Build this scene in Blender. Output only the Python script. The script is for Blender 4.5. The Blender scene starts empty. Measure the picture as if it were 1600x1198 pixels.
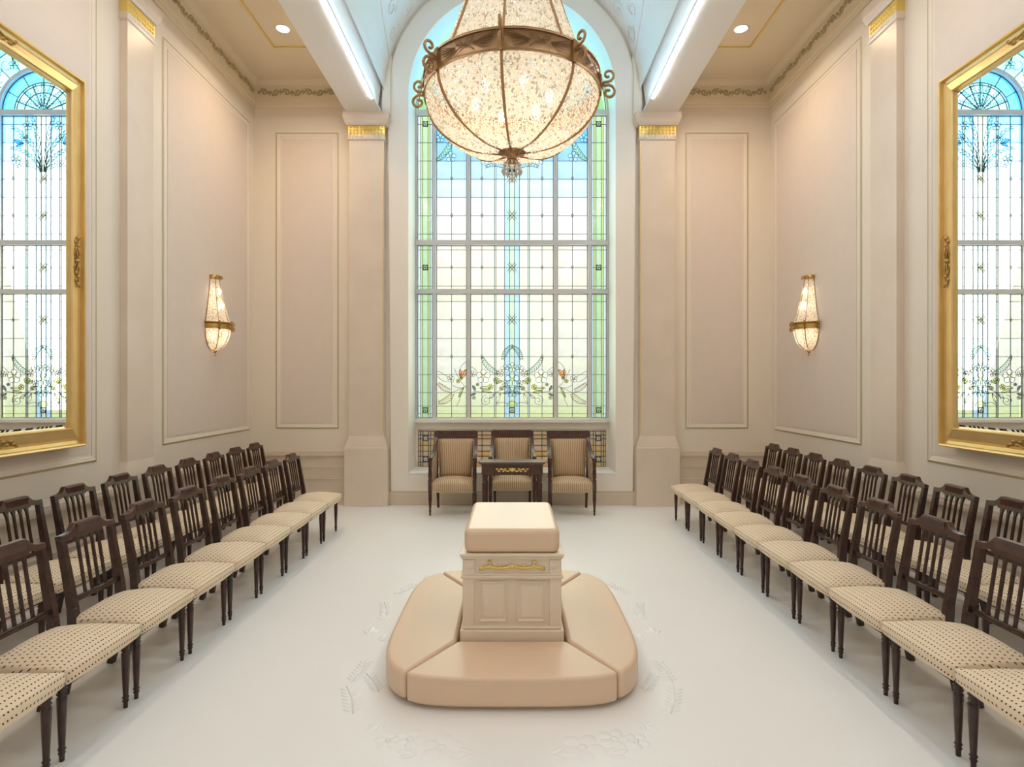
import bpy, bmesh, math, random
from mathutils import Vector, Matrix
random.seed(7)
PI = math.pi
C = bpy.context.scene.collection
sc = bpy.context.scene
R = math.radians
CAMZ, F = 1.75, 907.0

# ------------------------------------------------------------------ camera, world, light, exposure
cam = bpy.data.cameras.new('camera'); cam.sensor_width = 36; cam.lens = 36*F/1600; cam.clip_start = .05
camo = bpy.data.objects.new('camera', cam); C.objects.link(camo)
camo.location = (0, 0, CAMZ); camo.rotation_euler = (PI/2, 0, 0)
sc.camera = camo
sc.view_settings.view_transform = 'Standard'; sc.view_settings.look = 'None'
sc.view_settings.gamma = 1; sc.view_settings.use_curve_mapping = False
sc.view_settings.exposure = 0.21
cy = sc.cycles
cy.max_bounces = 9; cy.diffuse_bounces = 6; cy.glossy_bounces = 4; cy.transparent_max_bounces = 16
cy.transmission_bounces = 6; cy.sample_clamp_indirect = 4; cy.caustics_reflective = False; cy.caustics_refractive = False

W = bpy.data.worlds.new('sky'); sc.world = W; W.use_nodes = True
W.node_tree.nodes['Background'].inputs[0].default_value = (.84, .93, 1, 1)
W.node_tree.nodes['Background'].inputs[1].default_value = 0.60

def area(name, loc, rot, sx, sy, power, col, spread=PI):
    l = bpy.data.lights.new(name, 'AREA'); l.shape = 'RECTANGLE'; l.size = sx; l.size_y = sy
    l.energy = power; l.color = col; l.spread = spread
    o = bpy.data.objects.new(name, l); C.objects.link(o); o.location = loc; o.rotation_euler = rot
    return o
def point(name, loc, power, col, rad=.05, parent=None):
    l = bpy.data.lights.new(name, 'POINT'); l.energy = power; l.color = col; l.shadow_soft_size = rad
    o = bpy.data.objects.new(name, l); C.objects.link(o); o.location = loc
    if parent: o.parent = parent
    return o
def spot(name, loc, power, col, ang, blend=.6, rad=.06, parent=None):
    l = bpy.data.lights.new(name, 'SPOT'); l.energy = power; l.color = col; l.spot_size = ang; l.spot_blend = blend
    l.shadow_soft_size = rad
    o = bpy.data.objects.new(name, l); C.objects.link(o); o.location = loc
    if parent: o.parent = parent
    return o
WINDOW_POWER, STRIP_L, COVE_L, DOWN_W = 290, 64, 26, 95
WARM = (1, .78, .52)
area('daylight_outside', (0, 9.95, 4.5), (-PI/2+.3, 0, 0), 3.2, 6.8, WINDOW_POWER, (.86, .94, 1))

# ------------------------------------------------------------------ materials
def mat(name, col, rough=.5, metal=0, spec=.5, noise=None, bump=0, bscale=40, coat=0, emit=None):
    m = bpy.data.materials.new(name); m.use_nodes = True
    nt = m.node_tree; b = nt.nodes['Principled BSDF']
    b.inputs['Base Color'].default_value = (*col, 1); b.inputs['Roughness'].default_value = rough
    b.inputs['Metallic'].default_value = metal; b.inputs['Specular IOR Level'].default_value = spec
    b.inputs['Coat Weight'].default_value = coat
    if emit:
        b.inputs['Emission Color'].default_value = (*emit[0], 1); b.inputs['Emission Strength'].default_value = emit[1]
    if noise:
        amt, scale, col2 = noise
        tc = nt.nodes.new('ShaderNodeTexCoord'); n = nt.nodes.new('ShaderNodeTexNoise')
        n.inputs['Scale'].default_value = scale; n.inputs['Detail'].default_value = 6
        nt.links.new(tc.outputs['Object'], n.inputs['Vector'])
        r = nt.nodes.new('ShaderNodeValToRGB'); r.color_ramp.elements[0].position = .35; r.color_ramp.elements[1].position = .7
        r.color_ramp.elements[0].color = (*col, 1)
        r.color_ramp.elements[1].color = (*[c+(d-c)*amt for c, d in zip(col, col2)], 1)
        nt.links.new(n.outputs['Fac'], r.inputs['Fac']); nt.links.new(r.outputs['Color'], b.inputs['Base Color'])
    if bump:
        tc = nt.nodes.new('ShaderNodeTexCoord'); n = nt.nodes.new('ShaderNodeTexNoise')
        n.inputs['Scale'].default_value = bscale; n.inputs['Detail'].default_value = 4
        nt.links.new(tc.outputs['Object'], n.inputs['Vector'])
        bp = nt.nodes.new('ShaderNodeBump'); bp.inputs['Strength'].default_value = bump; bp.inputs['Distance'].default_value = .004
        nt.links.new(n.outputs['Fac'], bp.inputs['Height']); nt.links.new(bp.outputs['Normal'], b.inputs['Normal'])
    return m
M = {}
M['wall'] = mat('cream_plaster', (.82, .735, .625), .6, noise=(.5, 3, (.80, .71, .60)))
M['pale_lit'] = mat('pale_lit_cream_plaster', (.90, .84, .76), .55)  # surround whiter than the pilasters; tone also lifted in place of missing light
M['panel'] = mat('silk_wall_panel', (.765, .66, .58), .55, noise=(.6, 9, (.74, .635, .55)), bump=.15, bscale=120)
M['stone'] = mat('pale_marble', (.78, .675, .565), .3, noise=(.9, 2.3, (.72, .61, .505)))
M['wain'] = mat('tan_wainscot', (.71, .60, .48), .45, noise=(.6, 4, (.67, .56, .44)))
M['white'] = mat('white_plaster', (.88, .86, .83), .6)
M['ceil'] = mat('ceiling_paint', (.78, .68, .52), .7)
M['floor'] = mat('cream_carpet', (.85, .855, .865), .31, spec=.5, noise=(.5, 1.3, (.83, .83, .83)), bump=.12, bscale=350)
M['gold'] = mat('gilded_wood', (.82, .60, .27), .38, metal=.75, noise=(.7, 6, (.74, .52, .20)))
M['gold_dark'] = mat('antique_gold', (.42, .25, .07), .42, metal=.85)
M['gold_leaf'] = mat('gold_leaf_paint', (.80, .60, .18), .4, metal=.5)
M['gold_line'] = mat('dull_gilt_line', (.50, .42, .24), .5, metal=.2)
M['bronze'] = mat('bronze', (.47, .285, .14), .40, metal=.7, noise=(.7, 12, (.40, .235, .11)))
M['bronze_dark'] = mat('dark_bronze', (.28, .16, .075), .5, metal=.7)
M['wood'] = mat('dark_mahogany', (.050, .019, .012), .27, spec=.5, noise=(.8, 14, (.022, .010, .008)))
M['wood2'] = mat('reddish_mahogany', (.080, .033, .022), .25, noise=(.8, 16, (.045, .018, .013)))
M['cream_wood'] = mat('cream_lacquer', (.77, .67, .545), .4)
M['leather'] = mat('cream_leather', (.72, .54, .39), .36, spec=.45, bump=.06, bscale=90)
M['lead'] = mat('lead_came', (.10, .11, .115), .5, metal=.3)
M['win_frame'] = mat('white_window_paint', (.70, .70, .70), .45)
M['strip'] = mat('led_strip_glow', (1, 1, 1), .5, emit=((.87, .925, 1), STRIP_L))
M['cove'] = mat('led_cove_glow', (1, 1, 1), .5, emit=((.66, .83, 1), COVE_L))
M['disc'] = mat('downlight_glow', (1, 1, 1), .5, emit=((1, .9, .74), 6))
M['bulb'] = mat('bulb_glow', (1, 1, 1), .5, emit=((1, .82, .58), 5))
M['rim'] = mat('white_metal', (.8, .78, .72), .4)
m = M['mirror'] = mat('silvered_glass', (.95, .97, .97), .0, metal=1)
M['flat_orange'] = mat('amber_glass_tile', (.70, .47, .24), .3)

def glass_mat():
    m = bpy.data.materials.new('stained_glass'); m.use_nodes = True; nt = m.node_tree; nt.nodes.clear()
    out = nt.nodes.new('ShaderNodeOutputMaterial'); oi = nt.nodes.new('ShaderNodeObjectInfo')
    tc = nt.nodes.new('ShaderNodeTexCoord'); n = nt.nodes.new('ShaderNodeTexNoise'); n.inputs['Scale'].default_value = 1.7
    n.inputs['Detail'].default_value = 5
    nt.links.new(tc.outputs['Object'], n.inputs['Vector'])
    mp = nt.nodes.new('ShaderNodeMapRange'); mp.inputs[1].default_value = .3; mp.inputs[2].default_value = .75
    mp.inputs[3].default_value = 1.0; mp.inputs[4].default_value = .93
    nt.links.new(n.outputs['Fac'], mp.inputs[0])
    mul = nt.nodes.new('ShaderNodeMix'); mul.data_type = 'RGBA'; mul.blend_type = 'MULTIPLY'; mul.inputs[0].default_value = 1
    nt.links.new(oi.outputs['Color'], mul.inputs[6]); nt.links.new(mp.outputs[0], mul.inputs[7])
    tr = nt.nodes.new('ShaderNodeBsdfTranslucent'); tp = nt.nodes.new('ShaderNodeBsdfTransparent')
    gl = nt.nodes.new('ShaderNodeBsdfGlossy'); gl.inputs['Roughness'].default_value = .12
    a = nt.nodes.new('ShaderNodeMixShader'); a.name = 'clear_mix'; a.inputs[0].default_value = .87
    b = nt.nodes.new('ShaderNodeMixShader'); b.inputs[0].default_value = .04
    L = nt.links.new
    L(mul.outputs[2], tr.inputs[0]); L(mul.outputs[2], tp.inputs[0])
    L(tr.outputs[0], a.inputs[1]); L(tp.outputs[0], a.inputs[2]); L(a.outputs[0], b.inputs[1]); L(gl.outputs[0], b.inputs[2])
    L(b.outputs[0], out.inputs[0]); return m
M['glass'] = glass_mat()

def bead_mat(name, col, tw=.55):
    m = bpy.data.materials.new(name); m.use_nodes = True; nt = m.node_tree; nt.nodes.clear(); L = nt.links.new
    out = nt.nodes.new('ShaderNodeOutputMaterial')
    tr = nt.nodes.new('ShaderNodeBsdfTranslucent'); tr.inputs[0].default_value = (*col, 1)
    df = nt.nodes.new('ShaderNodeBsdfDiffuse'); df.inputs[0].default_value = (*col, 1)
    gl = nt.nodes.new('ShaderNodeBsdfGlossy'); gl.inputs['Roughness'].default_value = .08
    a = nt.nodes.new('ShaderNodeMixShader'); a.inputs[0].default_value = tw
    b = nt.nodes.new('ShaderNodeMixShader'); b.inputs[0].default_value = .22
    L(df.outputs[0], a.inputs[1]); L(tr.outputs[0], a.inputs[2]); L(a.outputs[0], b.inputs[1]); L(gl.outputs[0], b.inputs[2])
    L(b.outputs[0], out.inputs[0]); return m
M['bead'] = bead_mat('crystal_bead', (.97, .935, .87))
M['bead_dark'] = bead_mat('smoky_crystal_bead', (.62, .56, .48), .4)
M['crystal'] = bead_mat('clear_crystal', (.88, .90, .92), .3)

def dotted():
    m = bpy.data.materials.new('dotted_fabric'); m.use_nodes = True; nt = m.node_tree; L = nt.links.new
    b = nt.nodes['Principled BSDF']; b.inputs['Roughness'].default_value = .75; b.inputs['Specular IOR Level'].default_value = .25
    tc = nt.nodes.new('ShaderNodeTexCoord'); s = nt.nodes.new('ShaderNodeSeparateXYZ'); L(tc.outputs['Object'], s.inputs[0])
    def mth(op, a, bb=None, c=None):
        n = nt.nodes.new('ShaderNodeMath'); n.operation = op
        for i, v in enumerate((a, bb, c)):
            if v is None: continue
            if isinstance(v, (int, float)): n.inputs[i].default_value = v
            else: L(v, n.inputs[i])
        return n.outputs[0]
    u = mth('SUBTRACT', s.outputs[0], s.outputs[2])
    v = mth('SUBTRACT', mth('ABSOLUTE', s.outputs[1]), mth('MULTIPLY', s.outputs[2], .5))
    u = mth('MULTIPLY', u, 1/.034); v = mth('MULTIPLY', v, 1/.0205)
    def dots(off):
        fu = mth('SUBTRACT', mth('FRACT', mth('ADD', u, off+100)), .5); fv = mth('SUBTRACT', mth('FRACT', mth('ADD', v, off+100)), .5)
        fu = mth('MULTIPLY', fu, .034); fv = mth('MULTIPLY', fv, .0205)
        d = mth('ADD', mth('MULTIPLY', fu, fu), mth('MULTIPLY', mth('MULTIPLY', fv, fv), 1.3))
        return mth('LESS_THAN', d, .0049**2)
    k = dots(.5)
    mx = nt.nodes.new('ShaderNodeMix'); mx.data_type = 'RGBA'; L(k, mx.inputs[0])
    mx.inputs[6].default_value = (.78, .645, .475, 1); mx.inputs[7].default_value = (.06, .035, .05, 1)
    L(mx.outputs[2], b.inputs['Base Color']); return m
M['dots'] = dotted()

def striped():
    m = bpy.data.materials.new('striped_fabric'); m.use_nodes = True; nt = m.node_tree; L = nt.links.new
    b = nt.nodes['Principled BSDF']; b.inputs['Roughness'].default_value = .6; b.inputs['Sheen Weight'].default_value = .2
    tc = nt.nodes.new('ShaderNodeTexCoord'); w = nt.nodes.new('ShaderNodeTexWave'); w.wave_type = 'BANDS'; w.bands_direction = 'X'
    w.inputs['Scale'].default_value = 12; w.inputs['Distortion'].default_value = 1.6; w.inputs['Detail'].default_value = 1
    L(tc.outputs['Object'], w.inputs['Vector'])
    r = nt.nodes.new('ShaderNodeValToRGB')
    r.color_ramp.elements[0].color = (.35, .215, .11, 1); r.color_ramp.elements[1].color = (.66, .50, .32, 1)
    r.color_ramp.elements[0].position = .25; r.color_ramp.elements[1].position = .7
    L(w.outputs['Color'], r.inputs[0]); L(r.outputs[0], b.inputs['Base Color']); return m
M['stripes'] = striped()

# ------------------------------------------------------------------ mesh helpers
class MB:
    def __init__(s): s.v = []; s.f = []; s.m = []; s.sm = []
    def add(s, vs, fs, mi=0, smooth=False):
        k = len(s.v); s.v += [tuple(p) for p in vs]
        for f in fs: s.f.append([i+k for i in f]); s.m.append(mi); s.sm.append(smooth)
        return s
    def box(s, x0, x1, y0, y1, z0, z1, mi=0):
        vs = [(x0,y0,z0),(x1,y0,z0),(x1,y1,z0),(x0,y1,z0),(x0,y0,z1),(x1,y0,z1),(x1,y1,z1),(x0,y1,z1)]
        return s.add(vs, [(0,3,2,1),(4,5,6,7),(0,1,5,4),(1,2,6,5),(2,3,7,6),(3,0,4,7)], mi)
    def bar(s, p, q, w, t, up=(0,0,1), mi=0, w2=None, t2=None):       # rectangular bar from p to q
        p = Vector(p); q = Vector(q); d = (q-p); 
        if d.length < 1e-7: return s
        d.normalize(); a = d.cross(Vector(up))
        if a.length < 1e-4: a = d.cross(Vector((0,1,0)))
        a.normalize(); b = a.cross(d); w2 = w if w2 is None else w2; t2 = t if t2 is None else t2
        vs = [p+a*i*w/2+b*j*t/2 for i,j in ((-1,-1),(1,-1),(1,1),(-1,1))] + [q+a*i*w2/2+b*j*t2/2 for i,j in ((-1,-1),(1,-1),(1,1),(-1,1))]
        return s.add(vs, [(0,3,2,1),(4,5,6,7),(0,1,5,4),(1,2,6,5),(2,3,7,6),(3,0,4,7)], mi)
    def line(s, pts, w, t, up=(0,1,0), mi=0):
        for a, b in zip(pts, pts[1:]): s.bar(a, b, w, t, up, mi)
        return s
    def tube(s, pts, r, n=6, mi=0, cap=True):
        pts = [Vector(p) for p in pts]; rs = r if isinstance(r, (list, tuple)) else [r]*len(pts)
        base = len(s.v); prev = None
        for i, p in enumerate(pts):
            d = (pts[min(i+1, len(pts)-1)]-pts[max(i-1, 0)])
            d = d.normalized() if d.length > 1e-9 else Vector((0,0,1))
            if prev is None:
                a = d.cross(Vector((0,0,1)) if abs(d.z) < .9 else Vector((1,0,0))).normalized()
            else:
                a = (prev - d*prev.dot(d)); a = a.normalized() if a.length > 1e-6 else d.orthogonal().normalized()
            prev = a; b = d.cross(a)
            for k in range(n):
                t = 2*PI*k/n; s.v.append(tuple(p+(a*math.cos(t)+b*math.sin(t))*rs[i]))
        for i in range(len(pts)-1):
            for k in range(n):
                k2 = (k+1) % n
                s.f.append([base+i*n+k, base+i*n+k2, base+(i+1)*n+k2, base+(i+1)*n+k]); s.m.append(mi); s.sm.append(True)
        if cap:
            s.f.append([base+k for k in range(n)][::-1]); s.m.append(mi); s.sm.append(False)
            e = base+(len(pts)-1)*n; s.f.append([e+k for k in range(n)]); s.m.append(mi); s.sm.append(False)
        return s
    def lathe(s, prof, c=(0,0,0), n=16, mi=0, smooth=True, a0=0, a1=2*PI):
        full = abs(a1-a0-2*PI) < 1e-6; cnt = n if full else n+1; base = len(s.v)
        for r, z in prof:
            for k in range(cnt):
                t = a0+(a1-a0)*k/n; s.v.append((c[0]+r*math.cos(t), c[1]+r*math.sin(t), c[2]+z))
        for i in range(len(prof)-1):
            for k in range(n):
                k2 = (k+1) % cnt
                s.f.append([base+i*cnt+k, base+i*cnt+k2, base+(i+1)*cnt+k2, base+(i+1)*cnt+k]); s.m.append(mi); s.sm.append(smooth)
        return s
    def prism(s, poly, fn, mi=0, smooth=False):      # poly 2-D points, fn(u,v,k) -> 3-D for k = 0,1
        n = len(poly); vs = [fn(u,v,0) for u,v in poly]+[fn(u,v,1) for u,v in poly]
        s.add(vs, [list(range(n))[::-1], [n+i for i in range(n)]], mi)
        k = len(s.v)-2*n
        for i in range(n):
            j = (i+1) % n; s.f.append([k+i, k+j, k+n+j, k+n+i]); s.m.append(mi); s.sm.append(smooth)
        return s
    def octa(s, c, r, h, mi=0):
        x,y,z = c
        return s.add([(x+r,y,z),(x,y+r,z),(x-r,y,z),(x,y-r,z),(x,y,z+h),(x,y,z-h)],
                     [(0,1,4),(1,2,4),(2,3,4),(3,0,4),(1,0,5),(2,1,5),(3,2,5),(0,3,5)], mi)
    def gem(s, c, d, w, h, dep, mi=0):                    # outward facing cut crystal, open towards the lamp
        c = Vector(c); d = Vector(d).normalized(); a = d.cross(Vector((0,0,1)))
        a = a.normalized() if a.length > 1e-3 else Vector((1,0,0)); u = a.cross(d)
        return s.add([c+a*w, c+u*h, c-a*w, c-u*h, c+d*dep], [(0,1,4),(1,2,4),(2,3,4),(3,0,4)], mi)
    def dome(s, c, ax, ay, az, rx, ry, h, n=8, mi=0):     # low dome; ax, ay unit vectors in the plane, az outwards
        c = Vector(c); ax = Vector(ax); ay = Vector(ay); az = Vector(az); vs = []
        for q, hh in ((1, 0), (.72, .75)):
            for k in range(n):
                t = 2*PI*k/n; vs.append(c+ax*rx*q*math.cos(t)+ay*ry*q*math.sin(t)+az*h*hh)
        vs.append(c+az*h); fs = []
        for k in range(n):
            k2 = (k+1) % n; fs += [(k,k2,n+k2,n+k), (n+k,n+k2,2*n)]
        return s.add(vs, fs, mi, True)
    def mesh(s, name, mats):
        me = bpy.data.meshes.new(name); me.from_pydata(s.v, [], s.f)
        for m in mats: me.materials.append(m)
        me.polygons.foreach_set('material_index', s.m); me.polygons.foreach_set('use_smooth', s.sm)
        bm = bmesh.new(); bm.from_mesh(me); bmesh.ops.recalc_face_normals(bm, faces=bm.faces); bm.to_mesh(me); bm.free()
        me.update(); return me
    def build(s, name, mats, parent=None, bevel=0, **props):
        if not isinstance(mats, (list, tuple)): mats = [mats]
        o = bpy.data.objects.new(name, s.mesh(name, mats)); C.objects.link(o)
        if parent: o.parent = parent
        for k, v in props.items(): o[k] = v
        if bevel:
            b = o.modifiers.new('soft_edge', 'BEVEL'); b.width = bevel; b.segments = 2; b.limit_method = 'ANGLE'
        return o
def thing(name, label, cat, loc=(0,0,0), rz=0, group=None):
    o = bpy.data.objects.new(name, None); C.objects.link(o); o.location = loc; o.rotation_euler = (0,0,rz)
    o['label'] = label; o['category'] = cat; o.empty_display_size = .1
    if group: o['group'] = group
    return o
def kids(o): return [c for c in bpy.data.objects if c.parent == o]
TREE = {}
def copy_tree(o, parent=None):
    c = o.copy(); C.objects.link(c)
    if parent: c.parent = parent
    if o.name not in TREE: TREE[o.name] = kids(o)
    for ch in TREE[o.name]: copy_tree(ch, c)
    return c
S = 'structure'
ords = ['first','second','third','fourth','fifth','sixth','seventh','eighth','ninth','tenth']

# ------------------------------------------------------------------ room shell
WX, YB, YP = 3.75, 8.42, 8.30          # side wall, back wall, front of the back pilasters
YF = -2.6                              # wall behind the camera
YW = 9.0                               # window plane
RO, ZS = 1.495, 5.93                   # arch opening
BX0, BX1, BZ = 1.87, 2.38, 5.61        # beams
VR, VZ = 1.83, 5.95                    # nave vault
CZ = 6.1                               # aisle ceiling

MB().box(-WX-.1, WX+.1, YF-.1, 9.4, -.1, 0).build('floor', M['floor'], kind=S)
MB().box(-WX-.12, -WX, YF, YB+.1, 0, CZ+.1).build('wall_left', M['wall'], kind=S)
MB().box(WX, WX+.12, YF, YB+.1, 0, CZ+.1).build('wall_right', M['wall'], kind=S)
MB().box(-WX, WX, YF-.12, YF, 0, 8.2).build('wall_front', M['wall'], kind=S)

def arc(r, zc, a0=0, a1=PI, n=40): return [(r*math.cos(a0+(a1-a0)*i/n), zc+r*math.sin(a0+(a1-a0)*i/n)) for i in range(n+1)]
b = MB()
NI0, NZ = .45, 1.2
for sx in (-1, 1):
    b.add([(sx*WX,YB,0),(sx*RO,YB,0),(sx*RO,YB,ZS),(sx*WX,YB,ZS)], [(0,1,2,3)])
    b.add([(sx*RO,YB,NI0),(sx*RO,YW+.3,NI0),(sx*RO,YW+.3,ZS),(sx*RO,YB,ZS)], [(0,1,2,3)], 1)
b.add([(-RO,YB,0),(RO,YB,0),(RO,YB,NI0),(-RO,YB,NI0)], [(0,1,2,3)])
b.add([(-RO,YB,NI0),(RO,YB,NI0),(RO,YW+.1,NI0),(-RO,YW+.1,NI0)], [(0,1,2,3)])
A = arc(RO, ZS)
for (x0,z0),(x1,z1) in zip(A, A[1:]):
    b.add([(x0,YB,z0),(x1,YB,z1),(x1,YW+.3,z1),(x0,YW+.3,z0)], [(0,1,2,3)], 1, True)
    b.add([(x0,YB,z0),(x1,YB,z1),(x1,YB,8.3),(x0,YB,8.3)], [(0,1,2,3)])
for sx in (-1, 1): b.add([(sx*WX,YB,ZS),(sx*RO,YB,ZS),(sx*RO,YB,8.3),(sx*WX,YB,8.3)], [(0,1,2,3)])
wall_back = b.build('wall_back', [M['wall'], M['white']], kind=S)
# lower wall of the window niche, with a small framed opening for the low stained panel
b = MB(); LX, LZ0, LZ1 = 1.46, .455, 1.015
b.box(-RO, RO, YW, YW+.1, LZ1+.03, NZ); b.box(-RO, RO, YW, YW+.1, NI0, LZ0)
for sx in (-1, 1): b.box(min(sx*LX,sx*RO), max(sx*LX,sx*RO), YW, YW+.1, LZ0, LZ1+.03)
b.box(-LX, LX, YW+.03, YW+.1, LZ0, LZ1+.03)
b.build('niche_wall', M['pale_lit'], wall_back)
b = MB(); b.box(-RO-.005, RO+.005, YB-.035, YW, NI0-.02, NI0+.012); b.build('niche_ledge', M['white'], wall_back, bevel=.006)

# ceiling: aisles and nave vault
b = MB()
for sx in (-1, 1): b.add([(sx*WX,YF,CZ),(sx*BX0,YF,CZ),(sx*BX0,YB,CZ),(sx*WX,YB,CZ)], [(0,1,2,3)])
ceiling = b.build('ceiling', M['ceil'], kind=S)
b = MB(); A = arc(VR, VZ, 0, PI, 36)
for (x0,z0),(x1,z1) in zip(A, A[1:]): b.add([(x0,YF,z0),(x1,YF,z1),(x1,YB,z1),(x0,YB,z0)], [(0,1,2,3)], 0, True)
b.build('vault', M['white'], ceiling)
def spiral(c, u, v, r, turns=1.4, n=14, a0=0, sgn=1):
    c = Vector(c); u = Vector(u); v = Vector(v)
    return [c+(u*math.cos(a0+sgn*turns*2*PI*i/n)+v*math.sin(a0+sgn*turns*2*PI*i/n))*r*(1-.8*i/n) for i in range(n+1)]
b = MB()
for sx in (-1, 1):
    for k in range(14):
        for j in range(5):
            y = YB-.25-k*.36; th = R(24+min(k,3)*4+j*11)
            if th > R(80): continue
            c = Vector((sx*(VR-.01)*math.cos(th), y, VZ+(VR-.01)*math.sin(th)))
            u = Vector((0,1,0)); v = Vector((-sx*math.sin(th), 0, math.cos(th)))
            b.tube(spiral(c, u, v, .15, 1.3, 12, random.random()*6, random.choice((-1,1))), .012, 4)
b.build('vault_scrollwork', M['white'], ceiling, kind='stuff')
b = MB()
for sx in (-1, 1):
    pts = []
    for i in range(13):
        th = R(15.5+7.5*i/6*(1 if i < 7 else 1)); y = YB-1.0*i/6
        pts.append((sx*(VR-.006)*math.cos(th), y, VZ+(VR-.006)*math.sin(th)))
    b.tube(pts, .018, 6)
b.build('groin_rib', M['white'], ceiling)

ntrim = 0
def trim(label=None):
    global ntrim; ntrim += 1
    return f'trim_{ntrim}'
# beams with their light strip and cove trough
for sx in (-1, 1):
    b = MB()
    pr = [(BX1,CZ+.2),(BX1,BZ+.05),(BX1-.02,BZ+.05),(BX1-.02,BZ),(BX0-.0,BZ),(BX0-.0,BZ+.04),(BX0+.05,BZ+.04),(BX0+.05,BZ+.075),(BX0+.0,VZ+.08),(BX0,CZ+.2)]
    b.prism(pr, lambda u,v,k: (sx*u, (YF, YP-.0)[k], v))
    beam = b.build(trim(), M['white'], kind=S)
    b = MB()
    for k in range(8): b.box(sx*1.905-.009, sx*1.905+.009, -2.3+k*1.27, -2.3+(k+1)*1.27, BZ-.006, BZ+.002)
    b.build('light_strip', M['strip'], beam)
    b = MB()
    for k in range(8):
        y0, y1 = -2.3+k*1.3, -2.3+(k+1)*1.3
        b.box(sx*(BX0+.024)-.012, sx*(BX0+.024)+.012, y0, y1, BZ+.041, BZ+.05)
    b.build('cove_strip', M['cove'], beam)

# arch surround on the back wall
b = MB(); ri, ro = RO, 1.742
def band(b, ri, ro, y0, y1, z0, zc, roTop=None):
    A = [(ri,z0)]+arc(ri, zc)+[(-ri,z0)]; B = [(ro,z0)]+arc(roTop or ro, zc)+[(-ro,z0)]
    for (a0,a1),(c0,c1) in zip(zip(A,A[1:]), zip(B,B[1:])):
        b.add([(a0[0],y0,a0[1]),(a1[0],y0,a1[1]),(c1[0],y0,c1[1]),(c0[0],y0,c0[1])], [(0,1,2,3)])
        b.add([(c0[0],y0,c0[1]),(c1[0],y0,c1[1]),(c1[0],y1,c1[1]),(c0[0],y1,c0[1])], [(0,1,2,3)])
        b.add([(a0[0],y0,a0[1]),(a1[0],y0,a1[1]),(a1[0],y1,a1[1]),(a0[0],y1,a0[1])], [(0,1,2,3)])
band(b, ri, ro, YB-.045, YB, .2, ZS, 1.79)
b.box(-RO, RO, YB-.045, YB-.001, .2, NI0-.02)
b.build(trim(), M['pale_lit'], kind=S)
b = MB()
for sx in (-1, 1):
    b.prism([(1.745,BZ),(1.86,BZ),(1.86,6.05),(1.82,6.25),(1.765,6.44),(1.735,6.46),(1.725,6.40),(1.75,6.2)], lambda u,v,k: (sx*u, (YB-.10, YB)[k], v))
b.build(trim(), M['wall'], kind=S)

# wainscot and base boards: back aisles, side walls, centre
def wainscot(b, fn, a0, a1):         # fn(a, d, z) : a along, d proud of the wall
    for d, z0, z1 in ((.030, 0, .17), (.012, .17, .36), (.02, .36, .375), (.012, .375, .53), (.02, .53, .545), (.012, .545, .70), (.035, .70, .735), (.022, .735, .765)):
        p = [fn(a0,0,z0), fn(a0,d,z1)]
        vs = [fn(a,dd,z) for z in (z0,z1) for a,dd in ((a0,0),(a1,0),(a1,d),(a0,d))]
        b.add(vs, [(0,3,2,1),(4,5,6,7),(0,1,5,4),(1,2,6,5),(2,3,7,6),(3,0,4,7)])
b = MB()
for sx in (-1, 1): wainscot(b, lambda a,d,z: (sx*a, YB-d, z), 2.38, WX-.001)
b.build('baseboard_back', M['wain'], kind=S)
b = MB(); b.box(-1.78, 1.78, YB-.06, YB, 0, .185); b.box(-1.78, 1.78, YB-.052, YB, .185, .2)
b.build('baseboard_niche', M['wain'], kind=S, bevel=.004)
for sx, nm in ((-1, 'left'), (1, 'right')):
    b = MB(); wainscot(b, lambda a,d,z: (sx*(WX-d), a, z), YF, YB-.04); b.build('baseboard_'+nm, M['wain'], kind=S)

# framed wall panels: moulding + silk field
def wall_panel(fn, a0, a1, z0, z1, field=True, w=.045):
    nm = trim(); b = MB()
    def rect(i, d): return [fn(a0+i,d,z0+i), fn(a1-i,d,z0+i), fn(a1-i,d,z1-i), fn(a0+i,d,z1-i)]
    prof = [(0,0),(0,.007),(.008,.012),(.016,.008),(.03,.007),(w,.003),(w,0)]
    rings = [rect(i,d) for i,d in prof]
    for r0, r1 in zip(rings, rings[1:]):
        for k in range(4):
            j = (k+1) % 4; b.add([r0[k],r0[j],r1[j],r1[k]], [(0,1,2,3)])
    # thin gilt outline just outside
    o = b.build(nm, M['wall'], kind=S)
    b = MB(); r0 = rect(-.016,.003); r1 = rect(0,.006)
    for k in range(4):
        j = (k+1) % 4; b.add([r0[k],r0[j],r1[j],r1[k]], [(0,1,2,3)])
    b.build('gilt_outline', M['gold_line'], o)
    if field:
        b = MB(); q = w+.03; vs = rect(q,.006)+rect(q,0)
        b.add(vs, [(0,1,2,3),(0,1,5,4),(1,2,6,5),(2,3,7,6),(3,0,4,7)]); b.build('silk_panel', M['panel'], o)
    return o
for sx in (-1, 1):
    wall_panel(lambda a,d,z: (sx*a, YB-d, z), 2.53, 3.41, 1.11, 5.37)
    wall_panel(lambda a,d,z: (sx*(WX-d), a, z), 6.24, 8.27, 1.10, 5.46)
    wall_panel(lambda a,d,z: (sx*(WX-d), a, z), 2.84, 5.22, 1.06, 5.46)

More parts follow.
